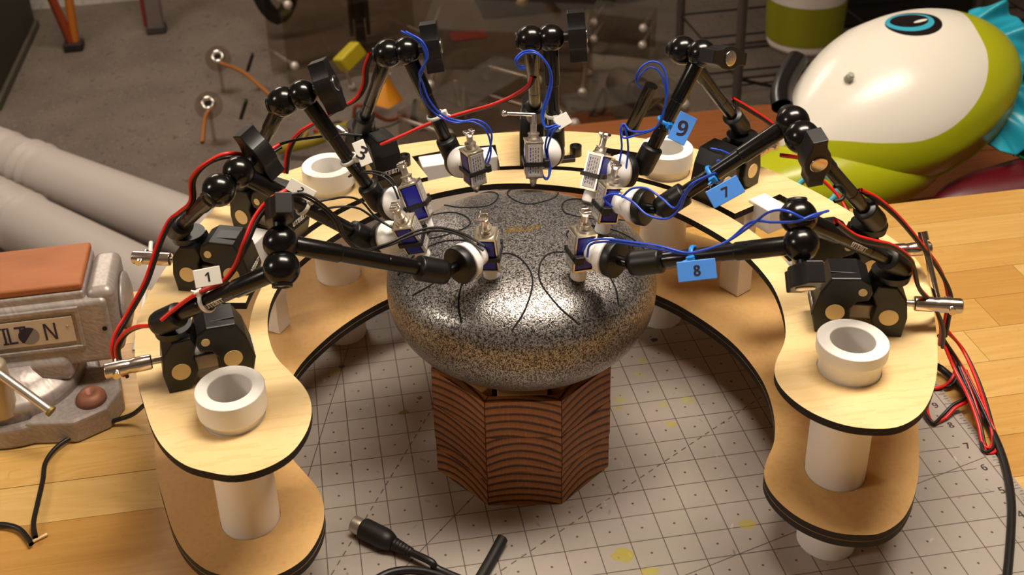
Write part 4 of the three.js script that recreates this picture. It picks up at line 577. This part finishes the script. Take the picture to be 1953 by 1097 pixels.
// ---------------------------------------------------------------- inflatable bird and what it lies on
{
  const t = thing('wooden_box', 'low brown wooden box behind the bench carrying the inflatable', 'box', [0.45, FLOOR, -1.05]);
  const wm = std(0xffffff, 0.6, 0, { map: plankTex(0x8c4f22, 0xa2632f, 0x74401b, 91) });
  for (let i = 0; i < 5; i++) { const za = -1.395 + i * 0.128; wpart('board', box(0.10, 1.25, -0.322, -0.30, za, za + 0.126, 0.002), wm, t); }
  wpart('body', box(0.11, 1.24, FLOOR, -0.3225, -1.385, -0.765), wm, t);
}
{
  const lime = 0xb0b418, C = V(0.6090, -0.0840, -0.9370);
  // axes of the toy: along its length, across, and out of its printed side
  const ex = V(0.9394, 0.2972, -0.1710).normalize(), ez0 = V(-0.1063, 0.7264, 0.6790), ez = ez0.sub(ex.clone().multiplyScalar(ez0.dot(ex))).normalize(), ey = new THREE.Vector3().crossVectors(ez, ex);
  const t = thing('inflatable_bird', 'lime and white inflatable bird head toy with a black ringed eye', 'inflatable toy', C.toArray());
  const A = 0.190, Bm = 0.130, D = 0.100, m = basis(ex, ey, ez, V(0, 0, 0));
  const tex = canvasTex(1280, 800, (g, w, h) => {
    const X = x => (x + 0.25) / 0.5 * w, Yy = y => h - (y + 0.156) / 0.3125 * h, K = w / 0.5;
    g.fillStyle = '#b0b418'; g.fillRect(0, 0, w, h);
    g.fillStyle = '#e9e2d6'; const wp = new THREE.CatmullRomCurve3([[0.150, 0.11], [0.138, 0.07], [0.123, 0.03], [0.108, -0.011], [0.073, -0.05], [0.018, -0.073], [-0.033, -0.073], [-0.089, -0.048], [-0.133, -0.017], [-0.175, 0.015], [-0.23, 0.05], [-0.23, 0.2], [0.0, 0.2], [0.14, 0.2]].map(p => V(p[0], p[1], 0)), true, 'centripetal').getPoints(160); g.beginPath(); wp.forEach((p, i) => i ? g.lineTo(X(p.x), Yy(p.y)) : g.moveTo(X(p.x), Yy(p.y))); g.fill();
    g.save(); g.translate(X(0.053), Yy(0.080)); g.rotate(0.42);
    g.fillStyle = '#1b1518'; g.beginPath(); g.ellipse(0, 0, 0.038 * K, 0.026 * K, 0, 0, 7); g.fill();
    g.fillStyle = '#3ea9c4'; g.beginPath(); g.ellipse(-0.004 * K, -0.004 * K, 0.0325 * K, 0.0205 * K, 0, 0, 7); g.fill();
    g.fillStyle = '#1b1518'; g.beginPath(); g.ellipse(-0.004 * K, -0.0065 * K, 0.0255 * K, 0.0150 * K, 0, 0, 7); g.fill();
    g.fillStyle = '#e9e2d6'; g.beginPath(); g.ellipse(0.010 * K, -0.003 * K, 0.011 * K, 0.0026 * K, -0.25, 0, 7); g.fill(); g.restore();
  });
  const S = 96, N = 60, pos = [], uv = [], idx = [];
  for (let j = 0; j <= N; j++) for (let i = 0; i <= S; i++) {
    const th = j / N * Math.PI, ph = i / S * 2 * Math.PI, q = Math.cos(th), s = Math.sin(th);
    const taper = 1 - 0.22 * Math.max(0, -q) ** 1.5, x = A * q, y = Bm * s * Math.cos(ph) * taper, z = D * s * Math.sin(ph) * taper, pu = 1 + 0.012 * Math.cos(ph * 14) * (1 - Math.abs(Math.sin(ph))) * (q > 0 ? 1 : 0.3);
    pos.push(x, (y < 0 ? y * 0.88 : y) * pu, z * pu); uv.push((x + 0.25) / 0.5, ((y < 0 ? y * 0.88 : y) + 0.156) / 0.3125);
  }
  for (let j = 0; j < N; j++) for (let i = 0; i < S; i++) { const a = j * (S + 1) + i, b = a + S + 1; idx.push(a, b, a + 1, b, b + 1, a + 1); }
  const g = new THREE.BufferGeometry(); g.setAttribute('position', new THREE.Float32BufferAttribute(pos, 3)); g.setAttribute('uv', new THREE.Float32BufferAttribute(uv, 2)); g.setIndex(idx); g.applyMatrix4(m); g.computeVertexNormals();
  part('head', g, new THREE.MeshPhysicalMaterial({ map: tex, roughness: 0.28, side: THREE.DoubleSide }), t, 'glossy white face with a lime surround');
  const L = (x, y, z) => V(x, y, z).applyMatrix4(m);
  const beak = []; for (let k = 0; k <= 10; k++) { const u = k / 10; beak.push(L(-0.088 - 0.072 * u - 0.012 * Math.sin(u * Math.PI), 0.128 - u * 0.060, 0.0 + 0.028 * u)); }
  part('beak', tube(beak, 0.0155, 40, 14), std(0x140f10, 0.3), t, 'black inflated beak edge');
  part('seam', tube(Array.from({ length: 41 }, (_, k) => { const a = R(-165 + k / 40 * 205); return L(A * 1.004 * Math.cos(a), Bm * 1.012 * Math.sin(a) * (a < 0 ? 0.88 : 1) * (1 - 0.22 * Math.max(0, -Math.cos(a)) ** 1.5), -0.004); }), 0.0025, 160, 6), std(0xb4ba2a, 0.35), t, 'raised lime welded seam');
  part('valve', merge([cyl(L(-0.078, 0.05, 0.078), L(-0.078, 0.05, 0.092), 0.0065, 0.0055, 6), cyl(L(-0.078, 0.05, 0.091), L(-0.078, 0.05, 0.095), 0.0035, 0.0035, 12)]), std(0xa8a894, 0.4), t, 'small clear inflation valve');
  // lower body sheet towards the bench
  const bx = V(0.9915, 0.1241, 0.0399).normalize(), bz = V(-0.1, 0.6, 0.79).normalize(), by = new THREE.Vector3().crossVectors(bz, bx).normalize();
  const bodyG = new THREE.SphereGeometry(1, 48, 32).scale(0.175, 0.066, 0.080).applyMatrix4(basis(bx, by, new THREE.Vector3().crossVectors(bx, by), V(-0.118, -0.092, 0.036)));
  part('ring_print', new THREE.TorusGeometry(0.024, 0.0035, 10, 40).scale(1.2, 0.85, 0.4).applyMatrix4(basis(bx, by, bz, V(-0.165, -0.062, 0.108))), std(0x3aa7b8, 0.35), t, 'turquoise printed ring');
  part('body', bodyG, std(lime, 0.3), t, 'lime lower body');
  // frilled wings
  // frilled wings: thick wavy bands welded to the rim
  const frill = (lab, a0, a1, w0, w1, back, mat, seed) => {
    const n = 90, mm = 14, pos = [], idx = [];
    for (const side of [0, 1]) for (let i = 0; i <= n; i++) for (let j = 0; j <= mm; j++) {
      const u = i / n, v = j / mm, a = R(a0 + (a1 - a0) * u), edge = (w0 + (w1 - w0) * u) * (0.75 + 0.35 * Math.sin(u * 9.4 + seed)), r = 0.97 + 0;
      const x = A * r * Math.cos(a) + Math.cos(a) * v * edge * 1.2, y = Bm * r * Math.sin(a) * (a < 0 ? 0.88 : 1) + Math.sin(a) * v * edge * 1.2;
      const z = -back + v * (0.016 * Math.sin(u * 34 + seed + v * 2) + 0.007 * Math.sin(u * 71 + v * 7 + seed)) + (side ? -0.003 : 0); pos.push(...L(x, y, z).toArray());
    }
    const id = (s, i, j) => s * (n + 1) * (mm + 1) + i * (mm + 1) + j, q = (a, b, c, d) => idx.push(a, b, c, a, c, d);
    for (let i = 0; i < n; i++) { for (let j = 0; j < mm; j++) { q(id(0, i, j), id(0, i, j + 1), id(0, i + 1, j + 1), id(0, i + 1, j)); q(id(1, i, j), id(1, i + 1, j), id(1, i + 1, j + 1), id(1, i, j + 1)); } q(id(0, i, mm), id(1, i, mm), id(1, i + 1, mm), id(0, i + 1, mm)); }
    const fg = new THREE.BufferGeometry(); fg.setAttribute('position', new THREE.Float32BufferAttribute(pos, 3)); fg.setAttribute('uv', new THREE.Float32BufferAttribute(new Float32Array(pos.length / 3 * 2), 2)); fg.setIndex(idx); fg.computeVertexNormals(); part('wing_frill', fg, mat, t, lab);
  };
  frill('crumpled turquoise wing', -64, 30, 0.040, 0.055, 0.018, std(0x28a3bd, 0.35), 0.4);
  frill('crumpled green wing', -58, -8, 0.085, 0.10, 0.040, std(0x0b6a3c, 0.4), 2.1);
}
{
  const t = thing('magenta_float', 'deflated magenta and dark red vinyl float beneath the inflatable bird', 'inflatable toy', [0.90, -0.2985, -0.865]);
  const mg = std(0x9c1238, 0.35), dk = std(0x5c0814, 0.4);
  const blob = (x, y, z, a, b, c, s) => { const g = new THREE.SphereGeometry(1, 40, 28), p = g.attributes.position; for (let i = 0; i < p.count; i++) { const n = 1 + 0.16 * (fbm(p.getX(i) * 2 + 5, p.getY(i) * 2 + p.getZ(i) * 2 + 5, s, 0, 0, 3) - 0.5); p.setXYZ(i, p.getX(i) * a * n, p.getY(i) * b * n, p.getZ(i) * c * n); } g.computeVertexNormals(); return g.translate(x, y, z); };
  part('cushion', blob(-0.02, 0.072, 0.0, 0.25, 0.068, 0.062, 401), dk, t); part('cushion', blob(0.12, 0.130, -0.01, 0.14, 0.085, 0.06, 405), mg, t); part('cushion', blob(-0.18, 0.030, 0.055, 0.15, 0.027, 0.035, 409), std(0x8c1030, 0.35), t);
}

// ---------------------------------------------------------------- further back on the floor
{
  const t = thing('dark_cabinet', 'dark olive cabinet standing on the floor beyond the ducts', 'cabinet', [-1.58, FLOOR, -3.3]);
  part('body', box(-0.36, 0.36, 0.03, 0.75, -0.36, 0.34, 0.006), std(0x2b2414, 0.7), t); part('plinth', box(-0.37, 0.372, 0, 0.03, -0.37, 0.352, 0.003), std(0x4d4638, 0.7), t); part('stile', box(0.28, 0.363, 0.05, 0.74, 0.34, 0.352, 0.002), std(0x3b3325, 0.7), t);
}
{
  const t = thing('folding_sawhorse', 'orange-red folding legs standing on the floor beyond the cabinet', 'sawhorse', [-1.05, FLOOR, -3.41]);
  const b = (name, a, c, m) => part(name, cyl(a, c, 0.016, 0.016, 12), m, t); b('leg', [0, 0.005, 0], [-0.12, 0.62, 0.02], std(0x8c3413, 0.5)); b('leg', [0.008, 0.005, 0], [0.03, 0.62, -0.06], std(0xb06417, 0.5)); part('foot', box(-0.03, 0.035, 0, 0.03, -0.03, 0.03, 0.006), std(0x1c0f0a, 0.7), t);
}
{
  const t = thing('stool_leg_frame', 'grey tubular stool leg with a red stripe by the far wall', 'stool', [-0.77, FLOOR, -3.5]);
  part('leg', box(-0.028, 0.028, 0.0, 0.7, -0.02, 0.02, 0.006), std(0x6b5d56, 0.5), t); part('stripe', box(-0.040, -0.0285, 0.03, 0.7, -0.02, 0.02, 0.003), std(0x7a1f26, 0.5), t, 'dark red stripe'); part('foot', box(-0.034, 0.034, 0, 0.03, -0.026, 0.026, 0.006), std(0x3a322c, 0.7), t);
}
single('hanging_strap', tube([[-0.44, -0.3, -3.3], [-0.41, -0.56, -3.3], [-0.37, -0.72, -3.31], [-0.33, -0.77, -3.32], [-0.29, -0.72, -3.31], [-0.27, -0.58, -3.3], [-0.26, -0.3, -3.3]], 0.026, 60, 10), std(0x0d0a0a, 0.6), 'wide black strap loop hanging above the floor', 'strap', [-0.44, -0.3, -3.3]);
{
  const t = thing('caster_stand', 'dark caster wheel on a grey fork beyond the clear plastic parts', 'caster', [-0.06, FLOOR, -3.2]);
  part('wheel', new THREE.CylinderGeometry(0.045, 0.045, 0.03, 28).rotateZ(Math.PI / 2).translate(0, 0.045, 0), std(0x17120f, 0.6), t); part('fork', merge([box(-0.035, -0.022, 0.04, 0.2, -0.018, 0.018, 0.003), box(0.022, 0.035, 0.04, 0.2, -0.018, 0.018, 0.003)]), std(0x5a4f47, 0.4, 0.5), t); part('stem', cyl([0, 0.1, 0], [0, 0.55, -0.03], 0.025, 0.025, 20), std(0x15110f, 0.5), t);
}
// clear plastic robot parts heaped on the floor
const acrylic = new THREE.MeshPhysicalMaterial({ color: 0xe9e4df, roughness: 0.08, transmission: 1, thickness: 0, ior: 1.45 });
function clearFrame(pos, turn, w, h, d, tilt, label) {
  const t = thing('clear_plastic_frame', label, 'plastic frame', pos, 'clear plastic frames heaped on the floor'); t.rotation.set(tilt, turn, 0);
  part('panel', box(-w / 2, w / 2, 0, h, -0.003, 0.003, 0.001), acrylic, t); part('panel', box(-w / 2, w / 2, 0, h, d - 0.003, d + 0.003, 0.001), acrylic, t); part('panel', box(-w / 2, w / 2, h, h + 0.006, -0.003, d + 0.003, 0.001), acrylic, t);
  for (const [x, y] of [[-w / 2 + 0.02, h * 0.85], [w / 2 - 0.02, h * 0.85], [-w / 2 + 0.02, 0.06], [w / 2 - 0.02, 0.06]]) { part('standoff', cyl([x, y, -0.012], [x, y, d + 0.012], 0.006, 0.006, 12), M.steel, t); part('standoff_cap', sph(V(x, y, d + 0.014), 0.014, 16), std(0xc9beb4, 0.3, 0.3), t, 'round whitish cap'); }
}
clearFrame([-0.12, FLOOR + 0.002, -3.10], 0.35, 0.52, 0.30, 0.16, -0.12, 'tall clear plastic frame with round caps beside the black strap');
clearFrame([0.40, FLOOR + 0.002, -2.86], -0.3, 0.5, 0.24, 0.2, 0.1, 'wide clear plastic frame with a red sticker');
clearFrame([0.14, FLOOR + 0.002, -2.42], 0.75, 0.44, 0.18, 0.14, 0.0, 'low clear plastic frame holding yellow and orange bits');
clearFrame([0.58, FLOOR + 0.002, -2.36], 0.15, 0.36, 0.14, 0.12, -0.05, 'small clear plastic frame behind the middle of the deck');
clearFrame([0.80, FLOOR + 0.002, -2.98], -0.5, 0.20, 0.14, 0.10, 0.05, 'small clear plastic frame beside the wire shelf');
const bit = (name, g, color, label, cat, pos, rough = 0.5) => single(name, g, std(color, rough), label, cat, pos);
bit('red_sticker', box(0.20, 0.31, -0.70, -0.696, -2.86, -2.79), 0x8c2a22, 'small red square sticker on a clear plastic frame', 'sticker', [0.25, -0.70, -2.82]);
bit('yellow_block', new RoundedBoxGeometry(0.085, 0.05, 0.05, 2, 0.008).rotateY(0.6).rotateZ(0.5).translate(-0.12, -0.66, -2.66), 0xb8a512, 'crumpled yellow tag among the clear plastic frames', 'tag', [-0.12, -0.68, -2.66]);
bit('yellow_strip', tube([[-0.35, -0.825, -2.44], [-0.25, -0.80, -2.42], [-0.15, -0.79, -2.47], [-0.08, -0.80, -2.50]], 0.016, 30, 8), 0x8f7d10, 'long yellow strip on the floor behind tag 3', 'strip', [-0.35, -0.84, -2.44]);
bit('orange_wedge', new THREE.CylinderGeometry(0.0, 0.045, 0.09, 4).translate(-0.045, -0.60, -2.30), 0xd98a10, 'small orange wedge among the clear plastic frames', 'wedge', [-0.045, -0.645, -2.30]);
bit('brass_handle', cyl([0.44, -0.66, -2.93], [0.60, -0.40, -3.05], 0.017, 0.014, 14), 0x8a6f3c, 'tan wooden handle sticking up behind the red sticker', 'handle', [0.44, -0.67, -2.93]);
bit('orange_scrap', box(0.48, 0.62, FLOOR, FLOOR + 0.012, -2.50, -2.40, 0.004), 0x8a4a1c, 'rusty orange scrap on the floor behind the deck', 'scrap', [0.55, FLOOR, -2.45]);
for (const [x, y, z, lab, end] of [[-0.519, -0.72, -2.904, 'bright ring grommet with orange wire, farther of the two', [-0.36, -0.74, -2.62]], [-0.535, -0.72, -2.566, 'bright ring grommet with brown wire, nearer of the two', [-0.545, -0.74, -2.36]]]) {
  const t = thing('ring_grommet', lab, 'grommet', [x, FLOOR, z]);
  part('ring', new THREE.TorusGeometry(0.015, 0.007, 12, 28).rotateX(-0.5).translate(0, y - FLOOR, 0), M.chrome, t); part('hub', new THREE.CylinderGeometry(0.012, 0.012, 0.01, 20).rotateX(1.07).translate(0, y - FLOOR - 0.004, -0.006), std(0x120d0b, 0.7), t);
  part('disc', new THREE.CylinderGeometry(0.04, 0.04, 0.006, 32).rotateX(1.07).translate(0, y - FLOOR - 0.012, -0.012), acrylic, t); part('post', cyl([0, 0, -0.02], [0, y - FLOOR - 0.01, -0.016], 0.006, 0.006, 10), acrylic, t);
  part('lead', tube([[0, y - FLOOR - 0.02, 0], [(end[0] - x) * 0.5, y - FLOOR, (end[2] - z) * 0.5], [end[0] - x, end[1] - FLOOR, end[2] - z]], 0.006, 30, 8), std(0x9a5a1c, 0.5), t, 'orange-brown wire'); part('clip', box(0.045, 0.055, y - FLOOR - 0.03, y - FLOOR + 0.03, -0.01, 0.01, 0.002).rotateZ(-0.4), std(0x1a1411, 0.5), t);
}
for (let i = 0; i < 7; i++) { const r = rng(40 + i), x = -0.30 + i * 0.17, z = -2.46 - r() * 0.12; single('wire_scrap', tube([[x, FLOOR + 0.01, z], [x + 0.07 * (r() - 0.3), FLOOR + 0.03 + 0.08 * r(), z + 0.1 * (r() - 0.5)], [x + 0.15 * (r() - 0.2), FLOOR + 0.02, z + 0.15 * (r() - 0.5)], [x + 0.22 * (r() - 0.2), FLOOR + 0.01, z - 0.1 * r()]], 0.006, 30, 6), std([0x8f7220, 0x7a3418, 0x241a14, 0x6d5a2a, 0x94481c, 0x2c241e, 0x8a7a4a][i], 0.5), ['tan', 'rust red', 'dark', 'olive', 'orange', 'black', 'straw'][i] + ' wire scrap curled among the clear plastic frames', 'wire scrap', [x, FLOOR + 0.005, z]); }
for (let i = 0; i < 9; i++) { // loose round caps and coloured connectors in the heap
  const r = rng(90 + i), x = -0.22 + i * 0.105, z = -2.54 - r() * 0.45, cap = i % 3 !== 0, col = [0x9c3a22, 0xb5a52a, 0x2f5f3a][(i / 3) | 0];
  const t = thing(cap ? 'loose_standoff' : 'wire_connector', cap ? 'short bright standoff with a round cap lying among the clear plastic frames' : ['rust red', 'yellow', 'dark green'][(i / 3) | 0] + ' wire connector lying among the clear plastic frames', cap ? 'standoff' : 'connector', [x, FLOOR, z], cap ? 'loose standoffs on the floor' : 'loose wire connectors on the floor');
  if (cap) { part('pin', cyl([0, 0.006, 0], [0.05 * (r() - 0.5), 0.05 + 0.06 * r(), 0.03], 0.005, 0.005, 10), M.steel, t); part('cap', sph(V(0, 0.012, 0), 0.012, 14), std(0xc9beb4, 0.3, 0.3), t); }
  else { part('shell', new RoundedBoxGeometry(0.05, 0.022, 0.03, 2, 0.004).rotateY(r() * 3).translate(0, 0.011, 0), std(col, 0.5), t); part('lead', tube([[0, 0.012, 0], [0.04, 0.03, 0.03 * (r() - 0.5)], [0.09, 0.008, 0.06 * (r() - 0.5)]], 0.004, 20, 6), std(0x3a2a1c, 0.5), t); }
}
{ // metal can and tool
  const t = thing('metal_can', 'small tarnished metal cylinder lying on the floor behind blue tag 6', 'metal cylinder', [0.675, FLOOR, -2.62]);
  part('shell', cyl([0, 0.045, 0], [0.03, 0.055, 0.11], 0.042, 0.042, 28), std(0x6b5f55, 0.4, 0.5), t); part('rim', cyl([0.03, 0.055, 0.108], [0.032, 0.056, 0.118], 0.030, 0.030, 24), M.chrome, t); part('neck', cyl([0.032, 0.056, 0.118], [0.035, 0.057, 0.126], 0.02, 0.02, 20), std(0x0e0b0a, 0.6), t);
}
{ // white bucket
  const t = thing('plastic_bucket', 'white plastic bucket with a yellow-green band', 'bucket', [1.20, FLOOR + 0.1445, -2.52]);
  part('pail', lathe([[0, 0], [0.096, 0], [0.104, 0.02], [0.118, 0.36], [0.122, 0.36], [0.122, 0.365], [0.114, 0.365], [0.100, 0.02], [0, 0.012]], V(0, 0, 0), Y, 48), std(0xcfc2b8, 0.4), t); part('band', lathe([[0.1065, 0.035], [0.1075, 0.035], [0.1125, 0.155], [0.1115, 0.155], [0.1065, 0.035]], V(0, 0, 0), Y, 48), std(0x7c7a10, 0.4), t, 'yellow-green printed band');
}
{ // wire shelf
  const t = thing('wire_shelf', 'dark wire shelf unit under the white bucket', 'wire shelf', [1.2, FLOOR, -2.55]), m = std(0x2a2320, 0.4, 0.5);
  for (const [x, z] of [[-0.26, 0.2], [-0.26, -0.3], [0.75, 0.2], [0.75, -0.3]]) part('post', cyl([x, 0, z], [x, 0.75, z], 0.013, 0.013, 12), std(0x5a504a, 0.4, 0.4), t);
  for (const y of [0.14, 0.02]) { for (const z of [-0.3, -0.1, 0.0, 0.2]) part('rail', cyl([-0.26, y, z], [0.75, y, z], 0.0032, 0.0032, 8), m, t); for (const x of [-0.26, 0.25, 0.75]) part('cross_wire', cyl([x, y, -0.3], [x, y, 0.2], 0.0032, 0.0032, 8), m, t); }
  part('brace', cyl([-0.26, 0.14, 0.2], [0.1, 0.02, 0.2], 0.005, 0.005, 8), m, t);
}
{ const t = thing('storage_tote', 'dark storage tote on the floor behind the inflatable bird', 'storage box', [1.72, FLOOR, -3.12]); part('tub', box(-0.26, 0.26, 0, 0.30, -0.2, 0.2, 0.02), std(0x1a1512, 0.5), t); part('lid', box(-0.28, 0.28, 0.30, 0.33, -0.22, 0.22, 0.01), std(0x241e1a, 0.5), t); }
{ const t = thing('far_bin', 'dark brown low bin on the floor by the far wall', 'bin', [0.62, FLOOR, -3.45]); part('tub', box(-0.24, 0.24, 0, 0.2, -0.14, 0.14, 0.015), std(0x2f2118, 0.6), t); part('rim', box(-0.25, 0.25, 0.2, 0.215, -0.15, 0.15, 0.006), std(0x3a2b20, 0.6), t); }

renderer.render(scene, camera);
